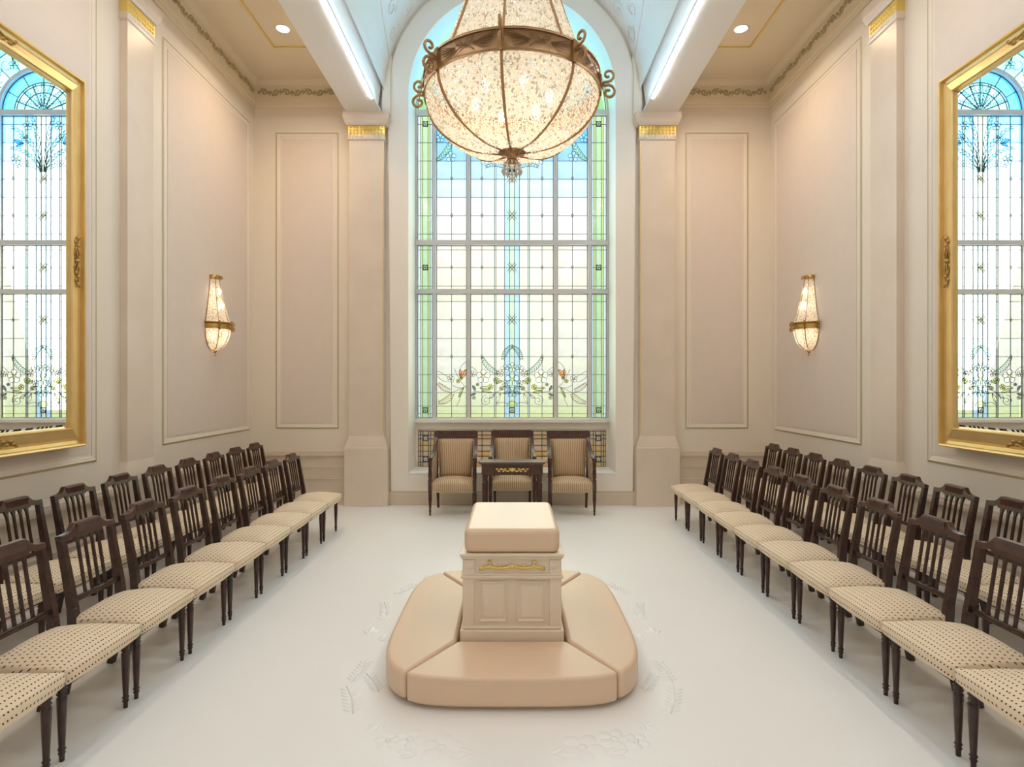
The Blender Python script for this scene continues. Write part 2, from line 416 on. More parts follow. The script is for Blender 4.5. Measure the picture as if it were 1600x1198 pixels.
# pilasters
def pilaster(fn, a0, a1, line=False):               # fn(a, d, z)
    def blk(b, e, d, z0, z1, e2=None, d2=None):
        e2 = e if e2 is None else e2; d2 = d if d2 is None else d2
        vs = [fn(a0-e,0,z0),fn(a1+e,0,z0),fn(a1+e,d,z0),fn(a0-e,d,z0),fn(a0-e2,0,z1),fn(a1+e2,0,z1),fn(a1+e2,d2,z1),fn(a0-e2,d2,z1)]
        b.add(vs, [(0,3,2,1),(4,5,6,7),(0,1,5,4),(1,2,6,5),(2,3,7,6),(3,0,4,7)])
    T = .12
    b = MB(); blk(b, 0, T, 1.0, 5.22); blk(b, .055, T+.035, .84, 1.0, 0, T)
    o = b.build(trim(), M['stone'], kind=S)
    b = MB(); blk(b, .06, T+.045, 0, .82); blk(b, .06, T+.045, .82, .84, .052, T+.036); b.build('plinth', M['stone'], o, bevel=.006)
    b = MB(); blk(b, .0, T, 5.22, 5.235, .02, T+.02); blk(b, .02, T+.02, 5.235, 5.25); blk(b, .012, T+.012, 5.25, 5.305)
    blk(b, .03, T+.03, 5.43, 5.46, .05, T+.05); blk(b, .05, T+.05, 5.46, 5.52, .075, T+.07); blk(b, .075, T+.07, 5.52, BZ)
    b.build('capital', M['stone'], o)
    b = MB(); n = 12
    for k in range(n):
        a = a0-.005+(a1-a0+.01)*(k+.5)/n
        b.dome(fn(a, T+.012, 5.278), Vector(fn(1,0,0))-Vector(fn(0,0,0)), (0,0,1), Vector(fn(0,1,0))-Vector(fn(0,0,0)), .014, .022, .012, 6)
    b.build('egg_moulding', M['white'], o, kind='stuff')
    b = MB(); blk(b, .012, T+.012, 5.305, 5.43); b.build('gilt_band', M['gold_leaf'], o)
    b = MB(); n = 10
    U = Vector(fn(1,0,0))-Vector(fn(0,0,0)); N = Vector(fn(0,1,0))-Vector(fn(0,0,0))
    for k in range(n):
        a = a0+(a1-a0)*(k+.5)/n
        for j in range(3):
            b.dome(fn(a, T+.012, 5.325+j*.042), U, (0,0,1), N, .018, .017, .012, 6)
    b.build('gilt_beading', M['gold_leaf'], o, kind='stuff')
    if line:
        b = MB(); b.bar(fn(a0+.012,T+.001,1.05), fn(a0+.012,T+.001,5.2), .010, .008)
        b.build('edge_line', M['gold_leaf'], o)
    return o
for sx in (-1, 1):
    pilaster(lambda a,d,z: (sx*a, YB-d, z), 1.83, 2.33, True)
    pilaster(lambda a,d,z: (sx*(WX-d*.62), a, z), 5.55, 5.95)
    pilaster(lambda a,d,z: (sx*(WX-d*.62), a, z), 2.05, 2.5)

# cornices with scroll frieze, ceiling outline
def cornice(fn, a0, a1):
    b = MB()
    pr = [(0,5.74),(.02,5.74),(.03,5.77),(.03,5.79),(.045,5.80),(.045,5.86),(.05,5.86),(.05,6.03),(.075,6.035),(.12,6.07),(.13,CZ),(0,CZ)]
    b.prism(pr, lambda u,v,k: fn((a0,a1)[k], u, v))
    o = b.build(trim(), M['ceil'], kind=S)
    b = MB(); U = Vector(fn(1,0,0))-Vector(fn(0,0,0)); n = int((a1-a0)/.17)
    for k in range(n):
        a = a0+.09+(a1-a0-.1)*k/n; c = fn(a, .055, 5.945)
        sg = 1 if k % 2 else -1
        b.tube(spiral(c, U, (0,0,1), .055, 1.25, 10, 0, sg), .010, 4)
        b.tube([Vector(fn(a-.085,.055,5.945-sg*.05)), Vector(fn(a-.03,.058,5.945+sg*.02)), Vector(fn(a+.05,.055,5.945+sg*.055))], [.004,.010,.004], 4)
        b.dome(fn(a+.08,.05,5.945), U, (0,0,1), Vector(fn(0,1,0))-Vector(fn(0,0,0)), .022, .03, .016, 6)
    b.build('scroll_frieze', M['gold_line'], o, kind='stuff')
for sx in (-1, 1):
    cornice(lambda a,d,z: (sx*a, YB-d, z), 2.36, WX-.01)
    cornice(lambda a,d,z: (sx*(WX-d), a, z), 1.0, YB-.02)
    b = MB()
    b.line([(sx*2.36,7.5,CZ-.004),(sx*3.08,7.5,CZ-.004),(sx*3.08,1.0,CZ-.004)], .022, .014, (0,0,1))
    b.build(trim(), M['gold_leaf'], kind=S)

# ------------------------------------------------------------------ window
win = thing('window_1', 'x', 'x', (0,0,0)); del win['label']; del win['category']; win['kind'] = S
XM = (.672, 1.2); GX = 1.461
ZB = ((1.2,1.22),(3.139,3.205),(3.887,3.963),(5.895,5.975))
b = MB()
for sx in (-1, 1):
    b.box(min(sx*GX,sx*(RO+.01)), max(sx*GX,sx*(RO+.01)), YW-.03, YW+.08, NZ, ZS+.02)
    for x in XM: b.box(sx*x-.028, sx*x+.028, YW-.05, YW+.05, NZ, 5.9)
for z0, z1 in ZB: b.box(-RO, RO, YW-.055, YW+.055, z0, z1)
b.build('frame', M['win_frame'], win, bevel=.006)
b = MB(); b.box(-RO, RO, YW-.10, YW+.05, NZ-.05, NZ+.005); b.build('sill', M['white'], win, bevel=.006)
b = MB(); ZC = 5.955
band(b, GX, RO+.012, YW-.03, YW+.06, ZC-.01, ZC); b.build('arch_frame', M['win_frame'], win)
b = MB(); band(b, .645, .70, YW-.05, YW+.05, ZC, ZC); b.build('inner_arch_frame', M['win_frame'], win)
def P(x, y, Y=YW): return ((x-800)/F*Y, Y, CAMZ-(y-599)/F*Y)
LEADW = .0070
def colour_at(x, z):
    st = [(1.2,(.92,.95,.66)),(1.42,(.95,.96,.74)),(1.7,(1,.97,.84)),(2.4,(1,.97,.88)),(3.1,(1,.965,.85)),(3.3,(1,.94,.83)),(3.85,(1,.94,.86)),(4.1,(1,.96,.91)),(4.6,(.93,.94,.93)),(5.0,(.78,.89,.95)),(5.5,(.50,.77,.95)),(6.0,(.38,.72,.95)),(7.6,(.30,.66,.95))]
    for (z0,c0),(z1,c1) in zip(st, st[1:]):
        if z <= z1:
            t = max(0, (z-z0)/(z1-z0)); c = [a+(bb-a)*t for a,bb in zip(c0,c1)]; break
    else: c = st[-1][1]
    j = .035*(random.random()-.5); k = .03*(random.random()-.5)
    return (min(1,c[0]+j), min(1,c[1]+j*.6), min(1,c[2]+k), 1)
UNIT = MB().box(-.5,.5,-.003,.003,-.5,.5).mesh('pane', [M['glass']])
def pane(x0, x1, z0, z1, par, col=None, name='pane'):
    o = bpy.data.objects.new(name, UNIT); C.objects.link(o); o.parent = par
    o.location = ((x0+x1)/2, YW, (z0+z1)/2); o.scale = (x1-x0, 1, z1-z0)
    o.color = col or colour_at((x0+x1)/2, (z0+z1)/2); return o
ZL = [1.284,1.402,1.611,1.889,2.167,2.449,2.736,3.02, 3.258,3.546,3.819, 4.065,4.35,4.633,4.915,5.198,5.481,5.764]
rows = [(1.22,3.139),(3.205,3.887),(3.963,5.895)]
cols = [(-GX,-1.228),(-1.172,-.70),(-.644,.644),(.70,1.172),(1.228,GX)]
inner = [[-1.414,-1.384,-1.30,-1.27],[-.935],[-.466,-.272,-.248,-.115,-.037,.037,.115,.248,.272,.466],[.935],[1.27,1.30,1.384,1.414]]
panels = {}
for r, (z0, z1) in enumerate(rows):
    zs = [z0]+[z for z in ZL if z0+.02 < z < z1-.02]+[z1]
    for c, (x0, x1) in enumerate(cols):
        xs = [x0]+inner[c]+[x1]
        b = MB(); e = .006
        for x in xs: b.box(x-LEADW/2-(e if x in (x0,x1) else 0), x+LEADW/2+(e if x in (x0,x1) else 0), YW-.008, YW+.008, z0, z1)
        for z in zs: b.box(x0, x1, YW-.007, YW+.007, z-LEADW*.4-(e if z in (z0,z1) else 0), z+LEADW*.4+(e if z in (z0,z1) else 0))
        lp = b.build('leaded_panel', M['lead'], win); panels[r,c] = lp
        for i, (xa, xb) in enumerate(zip(xs, xs[1:])):
            if c in (0, 4) and i != 2:
                if i in (0, 4): pane(xa, xb, z0, z1, lp, (.88,.95,.95,1) if i == (0 if c == 0 else 4) else (.82,.92,.95,1), 'border_strip')
                else: pane(xa, xb, z0, z1, lp, (.84,.91,.52,1), 'border_strip')
                continue
            if c == 2 and xb-xa < .03: pane(xa, xb, z0, z1, lp, (.86,.93,.85,1), 'fillet_strip'); continue
            if c == 2 and abs(xa+xb)/2 < .12:
                col = (.84,.92,.78,1) if abs(xa+xb) < .01 else (.76,.90,.94,1)
                if abs(xa+xb) > .01: pane(xa, xb, z0, z1, lp, col, 'column_strip'); continue
                for za, zb in zip(zs, zs[1:]): pane(xa, xb, za, zb, lp, col, 'column_pane')
                continue
            for za, zb in zip(zs, zs[1:]):
                if c in (0, 4):
                    j = .06*random.random(); pane(xa, xb, za, zb, lp, (.74+j,.89,.67+j,1), 'border_pane')
                else: pane(xa, xb, za, zb, lp)
# arch panels: the inner fan and the outer blue ring
def sector(r0, r1, a0, a1, par, col, name='pane', n=6):
    b = MB(); A = [(r0,a0+(a1-a0)*i/n) for i in range(n+1)]+[(r1,a1-(a1-a0)*i/n) for i in range(n+1)]
    poly = [(r*math.cos(a), ZC+r*math.sin(a)) for r,a in A]
    b.prism(poly, lambda u,v,k: (u, YW+(-.003,.003)[k], v)); o = b.build(name, M['glass'], par); o.color = col
def arcline(b, r, a0=0, a1=PI, w=LEADW, n=24): b.line([(r*math.cos(a0+(a1-a0)*i/n), YW, ZC+r*math.sin(a0+(a1-a0)*i/n)) for i in range(n+1)], .014, w)
b = MB()
for r in (.03, .30, .42, .455, .64): arcline(b, r)
for k in range(1, 8):
    a = PI*k/8; b.line([(.03*math.cos(a),YW,ZC+.03*math.sin(a)), (.455*math.cos(a),YW,ZC+.455*math.sin(a))], .014, LEADW)
for k in range(1, 6):
    a = PI*k/6; b.line([(.455*math.cos(a),YW,ZC+.455*math.sin(a)), (.64*math.cos(a),YW,ZC+.64*math.sin(a))], .014, LEADW)
fan = b.build('leaded_fan', M['lead'], win)
for k in range(8):
    a0, a1 = PI*k/8, PI*(k+1)/8
    sector(.03, .30, a0, a1, fan, (.55,.85,.93,1)); sector(.30, .42, a0, a1, fan, (.45+.15*(k%2),.82,.93,1)); 
sector(.42, .455, 0, PI, fan, (.5,.8,.9,1), 'border_strip', 24)
for k in range(6): sector(.455, .645, PI*k/6, PI*(k+1)/6, fan, (.30,.70,.95,1))
b = MB()
for r in (1.08, 1.30, 1.45): arcline(b, r, n=40)
for k in range(0, 13):
    a = PI*k/12; b.line([(.70*math.cos(a),YW,ZC+.7*math.sin(a)), (1.45*math.cos(a),YW,ZC+1.45*math.sin(a))], .014, LEADW)
ring = b.build('leaded_arch', M['lead'], win)
for k in range(12):
    a0, a1 = PI*k/12, PI*(k+1)/12
    sector(.70, 1.08, a0, a1, ring, (.42+.1*random.random(),.80,.90,1)); sector(1.08, 1.30, a0, a1, ring, (.35,.72+.1*random.random(),.93,1))
    sector(1.30, 1.461, a0, a1, ring, (.60,.84,.55,1), 'border_pane')
# pictures in the glass: flowers, ears of wheat, buds, scrolls
G = {}
for nm, col in (('petal',(1,1,1)),('yellow',(.93,.88,.35)),('wheat',(.66,.82,.76)),('leaf',(.76,.85,.45)),('orange',(.95,.45,.22)),('blue',(.15,.45,.85)),('paleblue',(.70,.84,.95)),('tile',(.16,.18,.17)),('ribbon',(.97,.86,.76)),('darkleaf',(.25,.36,.30))):
    mm = M['glass'].copy(); mm.name = 'glass_'+nm; G[nm] = mm
    nt = mm.node_tree; mul = [n for n in nt.nodes if n.type == 'MIX'][0]
    for l in list(mul.inputs[6].links): nt.links.remove(l)
    mul.inputs[6].default_value = (*col, 1)
    nt.nodes['clear_mix'].inputs[0].default_value = {'petal': .62, 'paleblue': .7, 'ribbon': .6, 'tile': .3}.get(nm, .8)
EX, EZ, EN = (1,0,0), (0,0,1), (0,-1,0)
def flower(x, z, r, par, pet='petal', cen='yellow', n=5, name='glass_flower', rot=.3):
    b = MB(); y = YW-.009
    for k in range(n):
        a = rot+2*PI*k/n; c = (x+.58*r*math.cos(a), y, z+.58*r*math.sin(a)); q = .40*r
        b.dome(c, EX, EZ, EN, q, q, .005, 10)
        b.line([(c[0]+q*math.cos(2*PI*i/10), y-.001, c[2]+q*math.sin(2*PI*i/10)) for i in range(11)], .006, .0065, mi=2)
    b.dome((x, y-.003, z), EX, EZ, EN, .25*r, .25*r, .006, 8, 1)
    b.build(name, [G[pet], G[cen], M['lead']], par)
def wheat(pts, w, par, col='wheat', name='wheat_ear'):
    b = MB(); pts = [Vector(p) for p in pts]
    n = len(pts); y = -.012
    for i in range(n-1):
        d = (pts[i+1]-pts[i]); ln = d.length; d.normalize(); s_ = Vector((d.z,0,-d.x)); c = (pts[i]+pts[i+1])/2+Vector((0,y,0))
        ww = w*(.6+.8*math.sin(PI*(i+.7)/n))
        for sg in (-1, 1):
            q = (d+s_*sg*.5).normalized(); q2 = Vector((q.z,0,-q.x))
            b.dome(c+s_*sg*ww*.5, q, q2, EN, ln*.62, ww*.42, .005, 6)
            b.line([c+s_*sg*ww*.08-d*ln*.4, c+s_*sg*ww+d*ln*.5], .006, .003, mi=1)
    for sg in (-1, 1):
        b.line([p+Vector((0,y-.002,0))+Vector(((pts[min(i+1,n-1)]-pts[max(i-1,0)]).normalized().z,0,-(pts[min(i+1,n-1)]-pts[max(i-1,0)]).normalized().x))*sg*w*(.6+.8*math.sin(PI*(i+.2)/n)) for i,p in enumerate(pts)], .006, .004, mi=1)
    b.build(name, [G[col], M['lead']], par, kind='stuff')
def leaf(p, q, w, par, col='leaf', name='glass_leaf'):
    p, q = Vector(p), Vector(q); d = (q-p); ln = d.length; d.normalize(); s_ = Vector((d.z,0,-d.x)); y = Vector((0,-.011,0))
    sh = [(0,0),(.3,.42),(.6,.5),(.85,.25),(1,0),(.85,-.2),(.6,-.32),(.3,-.28)]
    pts = [p+d*a*ln+s_*c*w+y for a,c in sh]
    b = MB(); b.add(pts+[x+Vector((0,.005,0)) for x in pts], [tuple(range(8))]+[(i,(i+1)%8,8+(i+1)%8,8+i) for i in range(8)])
    b.line(pts+[pts[0]], .006, .0055, mi=1); b.line([p+y, q+y], .007, .004, mi=1)
    b.build(name, [G[col], M['lead']], par)
def quad(p0, p1, p2, n=8):
    p0,p1,p2 = Vector(p0),Vector(p1),Vector(p2)
    return [(1-t)**2*p0+2*t*(1-t)*p1+t*t*p2 for t in [i/n for i in range(n+1)]]
def c3(x, y): return P(620+x/4.436, 540+y/4.436)          # measured on an enlarged view of the lower window
px = YW/F
vines = {0: MB(), 1: MB(), 2: MB(), 3: MB(), 4: MB()}
for sg in (-1, 1):
    def Q(x, y):
        p = c3(800+sg*(x-800), y); return p
    side = panels[0, 1 if sg < 0 else 3]; mid = panels[0, 2]; vs_, vm = vines[1 if sg < 0 else 3], vines[2]
    def fl(x, y, r, par, **k): p = Q(x, y); flower(p[0], p[2], r/4.436*px, par, **k)
    fl(600, 212, 50, mid); fl(715, 190, 26, mid); fl(750, 160, 30, mid); fl(690, 240, 22, mid, pet='leaf'); fl(750, 262, 24, mid, pet='petal')
    fl(525, 195, 22, mid); fl(650, 285, 20, mid, pet='yellow'); fl(375, 230, 26, side); fl(425, 245, 15, side, pet='yellow'); fl(448, 225, 12, side, pet='yellow')
    fl(560, 268, 12, mid, pet='leaf'); fl(725, 295, 15, mid, pet='leaf'); fl(535, 360, 14, mid, pet='petal')
    leaf(Q(650,300), Q(575,292), .07, mid); leaf(Q(660,325), Q(590,312), .06, mid); leaf(Q(730,240), Q(690,265), .05, mid); leaf(Q(790,290), Q(735,282), .05, mid)
    leaf(Q(790,320), Q(740,330), .05, mid, 'paleblue'); leaf(Q(545,312), Q(525,275), .05, mid, 'darkleaf'); leaf(Q(550,330), Q(512,345), .04, mid, 'darkleaf')
    leaf(Q(720,330), Q(690,400), .06, mid, 'petal'); leaf(Q(680,335), Q(640,365), .05, mid, 'petal')
    leaf(Q(440,225), Q(480,165), .09, side, 'orange', 'glass_bud'); leaf(Q(438,215), Q(440,160), .05, side, 'orange', 'glass_bud')
    leaf(Q(465,285), Q(430,360), .05, side)
    wheat(quad(Q(592,78), Q(625,165), Q(708,190), 9), .028, mid)
    wheat(quad(Q(287,258), Q(320,300), Q(372,312), 8), .026, side, 'ribbon'); wheat(quad(Q(287,395), Q(360,385), Q(388,330), 8), .030, side, 'ribbon')
    wheat(quad(Q(808,0)if sg>0 else Q(805,5), Q(750,20), Q(735,100), 9), .026, mid)
    vs_.line(quad(Q(283,175), Q(340,200), Q(375,235)), .006, .006); vs_.line(quad(Q(283,210), Q(310,250), Q(355,250)), .006, .006)
    vs_.line(quad(Q(385,325), Q(430,300), Q(480,283)), .006, .006); vs_.line(quad(Q(400,160), Q(440,260), Q(485,290)), .006, .006)
    vs_.line(quad(Q(415,415), Q(445,370), Q(445,320)), .006, .006); vs_.line(quad(Q(440,160), Q(450,125), Q(485,110)), .006, .006)
    vs_.line(quad(Q(385,270), Q(420,300), Q(450,290)), .006, .006)
    p = Q(620, 380); vm.line(spiral((p[0],p[1]-.011,p[2]), (sg,0,0), EZ, 38/4.436*px, 1.6, 24, 1.5), .006, .006)
    vm.line(quad(Q(530,315), Q(600,325), Q(760,330)), .006, .006); vm.line(quad(Q(655,370), Q(690,300), Q(760,300)), .006, .006)
    vm.line(quad(Q(515,145), Q(545,160), Q(560,190)), .006, .006); vm.line(quad(Q(690,410), Q(720,380), Q(765,400)), .006, .006)
p = c3(800, 235); flower(p[0], p[2], 50/4.436*px, panels[0,2]); p = c3(800, 150); flower(p[0], p[2], 34/4.436*px, panels[0,2]); p = c3(800, 322); flower(p[0], p[2], 38/4.436*px, panels[0,2], pet='paleblue')
for k, b in vines.items():
    if b.v: b.build('lead_tracery', M['lead'], panels[0,k], kind='stuff')
b = MB(); p = c3(800, 418); pts = [(p[0]+35/4.436*px*math.cos(PI*i/10), YW-.01, p[2]+35/4.436*px*math.sin(PI*i/10)) for i in range(11)]
b.add(pts+[(q[0], q[1]+.006, q[2]) for q in pts], [tuple(range(11))]+[(i,i+1,12+i,11+i) for i in range(10)]+[(10,0,11,21)]); b.line(pts+[pts[0]], .007, .007, mi=1)
b.build('rising_sun', [G['yellow'], M['lead']], panels[0,2])
def tile(x, z, h, par, lead=True):
    b = MB(); t = h*.30
    b.box(x-h, x+h, YW-.011, YW-.004, z+h-t, z+h); b.box(x-h, x+h, YW-.011, YW-.004, z-h, z-h+t)
    b.box(x-h, x-h+t, YW-.011, YW-.004, z-h+t, z+h-t); b.box(x+h-t, x+h, YW-.011, YW-.004, z-h+t, z+h-t)
    b.build('dark_tile', G['tile'], par)
    flower(x, z, h*.86, par)
for sx in (-1, 1):
    for r, y in ((0, 640.3), (1, 418), (2, 194)):
        tile(sx*1.342, P(0,y)[2], .043, panels[r, 0 if sx < 0 else 4])
tile(0, P(0,640.3)[2], .045, panels[0,2])
# diamonds where the leads cross, woven crosses on the column
for r, ys in ((0,(499.6,557)),(1,(418,)),(2,(279,337))):
    for y in ys:
        z = P(0,y)[2]
        for c, xx in ((1,(-.935,)),(2,(-.466,.466)),(3,(.935,))):
            for x in xx:
                q = [(x,YW-.009,z+.03),(x+.02,YW-.009,z),(x,YW-.009,z-.03),(x-.02,YW-.009,z)]
                b = MB().add(q+[(u,v+.006,w) for u,v,w in q], [(0,1,2,3),(0,1,5,4),(1,2,6,5),(2,3,7,6),(3,0,4,7)]); b.line(q+[q[0]], .006, .006, mi=1)
                b.build('diamond', [G['ribbon'], M['lead']], panels[r,c])
        if y in (337, 418, 499.6, 279):
            b = MB()
            for s1 in (-1, 1):
                p, q = (-s1*.06, YW-.009-.003*s1, z+.068), (s1*.06, YW-.009-.003*s1, z-.068)
                b.bar(p, q, .006, .034, (0,1,0))
                off = Vector((.058,0,s1*.052)).normalized()*.018
                for g in (-1, 1): b.bar(Vector(p)+off*g, Vector(q)+off*g, .008, .004, (0,1,0), mi=1)
            b.build('woven_cross', [G['ribbon'], M['lead']], panels[r,2])
# upper part: sheaf of wheat on the column, garlands, blossoms, blue buds, blossoms in the arch ring
top = panels[2,2]
for k, a in enumerate((20,45,70,90,110,135,160)):
    ca, sa = math.cos(R(a)), math.sin(R(a))
    wheat([(ca*(.05+.045*i), YW, ZC+.03+sa*(.05+.045*i)*(1 if a != 90 else 1)) for i in range(9)], .026, fan)
for sx in (-1, 1):
    for (x1, z1, x2, z2) in ((.10,5.75,.18,5.88),(.16,5.62,.50,5.72),(.22,5.42,.52,5.40),(.25,5.25,.42,5.10)):
        wheat(quad((sx*.02,YW,5.02), (sx*x1*.7,YW,z1-.05), (sx*x2,YW,z2), 10), .022, top)
    for (x, z, r) in ((.24,5.74,.075),(.42,5.22,.085),(.30,5.55,.05)): flower(sx*x, z, r, top)
    leaf((sx*.30,YW,5.47), (sx*.45,YW,5.52), .09, top, 'blue', 'glass_bud'); leaf((sx*.30,YW,5.47), (sx*.42,YW,5.42), .06, top, 'blue', 'glass_bud')
    sd = panels[2, 1 if sx < 0 else 3]
    for (x, z, r) in ((-.95*1,5.26,.085),(-1.11,5.55,.07),(-.86,5.70,.07)): flower(sx*abs(x), z, r, sd)
    wheat(quad((sx*1.17,YW,5.20), (sx*1.02,YW,5.28), (sx*.93,YW,5.52), 8), .030, sd, 'leaf')
    wheat(quad((sx*.74,YW,5.82), (sx*.95,YW,5.75), (sx*1.12,YW,5.80), 8), .026, sd)
    for a, rr, r in ((22,.88,.10),(40,.98,.12),(58,.86,.08),(72,.98,.11),(86,.84,.08),(30,1.16,.07),(64,1.17,.08),(50,1.16,.06)):
        flower(sx*rr*math.cos(R(a)), ZC+rr*math.sin(R(a)), r, ring)
    b = MB()
    for a in (15, 35, 52, 68, 84):
        c = (sx*.95*math.cos(R(a)), YW-.008, ZC+.95*math.sin(R(a)))
        b.line(spiral(c, (sx,0,0), EZ, .16, .9, 14, a), .006, .006)
    b.build('lead_tracery', M['lead'], ring, kind='stuff')

# low stained panel behind the armchairs (opaque amber tiles, dark leads)
cc = [(.86,.70,.55),(.90,.57,.26),(.82,.66,.48),(.86,.68,.50),(.90,.60,.29),(.82,.68,.53)]
tmats = [mat('amber_tile', c, .35) for c in cc]+[mat('pink_tile', (.86,.66,.58), .35), mat('yellow_tile', (.88,.66,.24), .35)]
low = MB()
xs = [-LX,-1.42,-1.385,-1.30,-1.265,-1.21,-.935,-.66,-.466,-.26,0,.26,.466,.66,.935,1.21,1.265,1.30,1.385,1.42,LX]
zs = [.46,.53,.62,.70,.79,.89,.95,1.01]
yl = YW+.024
for x in xs: low.box(x-.0045, x+.0045, yl-.006, yl+.006, .455, 1.015)
for z in zs: low.box(-LX, LX, yl-.006, yl+.006, z-.0045, z+.0045)
lowp = low.build('leaded_panel', M['lead'], win)
def unit(m): return MB().box(-.5,.5,-.003,.003,-.5,.5).mesh('amber_pane', [m])
tm = [unit(m) for m in tmats]
for i, (xa, xb) in enumerate(zip(xs, xs[1:])):
    for j, (za, zb) in enumerate(zip(zs, zs[1:])):
        edge = i < 5 or i > len(xs)-7
        k = ([6,0,6,3,7,0,5][j] if (i % 2 == 0) else [7,0,7,7,0,5,0][j]) if edge else [1,0,1,2,3,4,0][j]
        o = bpy.data.objects.new('amber_pane', tm[k]); C.objects.link(o); o.parent = lowp
        o.location = ((xa+xb)/2, yl+.002, (za+zb)/2); o.scale = (xb-xa-.012, 1, zb-za-.012)
TILE = mat('dark_tile_opaque', (.10,.09,.09), .4); PET = mat('petal_opaque', (.8,.78,.75), .4)
for sx in (-1, 1):
    for z in (.575, .90):
        b = MB(); b.box(sx*1.342-.043, sx*1.342+.043, yl-.010, yl-.004, z-.043, z+.043)
        for k in range(5):
            a = .3+2*PI*k/5; b.dome((sx*1.342+.021*math.cos(a), yl-.0105, z+.021*math.sin(a)), EX, EZ, EN, .014, .014, .004, 8, 1)
        b.build('flower_tile', [TILE, PET], lowp)

# ------------------------------------------------------------------ chandelier
YC = 4.0; CH = thing('chandelier', 'huge beaded crystal basket chandelier with bronze band over the altar', 'chandelier', (0,YC,0))
RC = .60; zb0, zb1 = 3.705, 3.84
b = MB(); b.lathe([(RC,zb0),(RC,zb1),(RC-.008,zb1),(RC-.008,zb0),(RC,zb0)], n=64)
b.lathe([(RC+.005,zb0-.006),(RC+.005,zb0+.01),(RC,zb0+.01)], n=64); b.lathe([(RC+.005,zb1-.01),(RC+.005,zb1+.004),(RC-.008,zb1+.004)], n=64)
b.build('band', M['bronze'], CH)
# bowl profile
def bowl_r(z):
    t = (zb0-z)/(zb0-3.33); t = min(max(t, 0), 1); return .06+(RC-.075)*math.sqrt(max(0, 1-t**1.75))
bowl_prof = [(bowl_r(zb0-(zb0-3.33)*i/16), zb0-(zb0-3.33)*i/16) for i in range(17)]
ang = [R(-96+45*k) for k in range(8)]         # measured from straight at the camera
def dirv(a): return Vector((math.sin(a), -math.cos(a), 0))
for a in ang:
    d = dirv(a); b = MB(); b.tube([d*(r+.010)+Vector((0,0,z)) for r,z in bowl_prof], [.010]*12+[.008]*5, 6)
    b.build('rib', M['bronze'], CH)
def upper_r(z):
    t = (z-zb1)/(5.9-zb1); return .10+(.52-.10)*(1-t)**2.2
for a in ang:
    d = dirv(a); b = MB(); b.tube([d*(upper_r(z)+.012)+Vector((0,0,z)) for z in [zb1+(5.9-zb1)*i/14 for i in range(15)]], .009, 5)
    b.build('upper_rib', M['bronze'], CH)
    b = MB(); z = (zb0+zb1)/2
    p0 = d*RC+Vector((0,0,z))
    b.tube([p0, d*(RC+.035)+Vector((0,0,z+.02))]+spiral(d*(RC+.055)+Vector((0,0,z+.065)), d, (0,0,1), .045, 1.1, 14, -PI/2, 1), .009, 6)
    b.tube([p0, d*(RC+.03)+Vector((0,0,z-.005))]+spiral(d*(RC+.058)+Vector((0,0,z-.052)), d, (0,0,1), .050, 1.1, 14, PI/2, -1), .010, 6)
    b.bar(d*(RC+.006)+Vector((0,0,zb0)), d*(RC+.006)+Vector((0,0,zb1)), .03, .012, d)
    b.build('scroll', M['bronze'], CH)
# bow and wheat relief on the band, between the ribs
b = MB()
for k in range(8):
    am = ang[k]+R(22.5)
    def S_(u, v): 
        a = am+u/RC; return dirv(a)*(RC+.006)+Vector((0,0,(zb0+zb1)/2+v))
    for sg in (-1, 1):
        b.tube([S_(0,0), S_(sg*.03,.035), S_(sg*.065,.04), S_(sg*.05,.012), S_(0,0)], .0025, 4)
        b.tube([S_(0,0), S_(sg*.04,-.015), S_(sg*.07,-.04)], .0025, 4)
        for q in range(6):
            b.tube([S_(sg*.06,.0), S_(sg*(.12+.012*q),-.035+.015*q), S_(sg*(.165+.008*q),-.04+.018*q)], [.0015,.0028,.001], 4)
b.build('bow_relief', M['bronze_dark'], CH, kind='stuff')
# bead skins
def skin(b, prof, step, cell, rng, centre=(0,0,0), a0=0, a1=2*PI):       # prof: (r, z) polyline walked in equal steps
    pts = [Vector((r,0,z)) for r,z in prof]; row = 0; need = 0; cen = Vector(centre)
    for p, q in zip(pts, pts[1:]):
        ln = (q-p).length; t = need; tan = (q-p).normalized(); nor = Vector((tan.z,0,-tan.x)); nor = nor if nor.x > 0 or abs(nor.x) < .3 and nor.z < 0 else -nor
        while t < ln:
            c = p.lerp(q, t/ln); n = max(6, int((a1-a0)*c.x/cell)); row += 1
            for k in range(n):
                if rng.random() < .025: continue
                a = a0+(a1-a0)*(k+.5*(row % 2)+rng.uniform(-.12,.12))/n; ca, sa = math.cos(a), math.sin(a)
                d = Vector((nor.x*ca+rng.uniform(-.35,.35), nor.x*sa+rng.uniform(-.35,.35), nor.z+rng.uniform(-.35,.35)))
                rr = c.x+rng.uniform(-.006,.004)
                b.gem(Vector((rr*ca, rr*sa, c.z))+cen, d, cell*.64*rng.uniform(.85,1.12), step*.80*rng.uniform(.85,1.12), cell*.45, 1 if rng.random() < .16 else 0)
            t += step
        need = t-ln
rng = random.Random(3)
b = MB(); skin(b, [(bowl_r(zb0-(zb0-3.335)*i/40), zb0-(zb0-3.335)*i/40) for i in range(41)], .0135, .0135, rng)
b.build('bead_bowl', [M['bead'], M['bead_dark']], CH, kind='stuff')
b = MB(); skin(b, [(upper_r(zb1-.02+(5.88-zb1)*i/40), zb1-.02+(5.88-zb1)*i/40) for i in range(41)], .015, .0125, rng)
b.build('bead_curtain', [M['bead'], M['bead_dark']], CH, kind='stuff')
b = MB(); b.lathe([(.0,3.352),(.085,3.345),(.095,3.338),(.06,3.325),(.035,3.31),(.035,3.285),(.045,3.275),(.03,3.262),(0,3.255)], n=24)
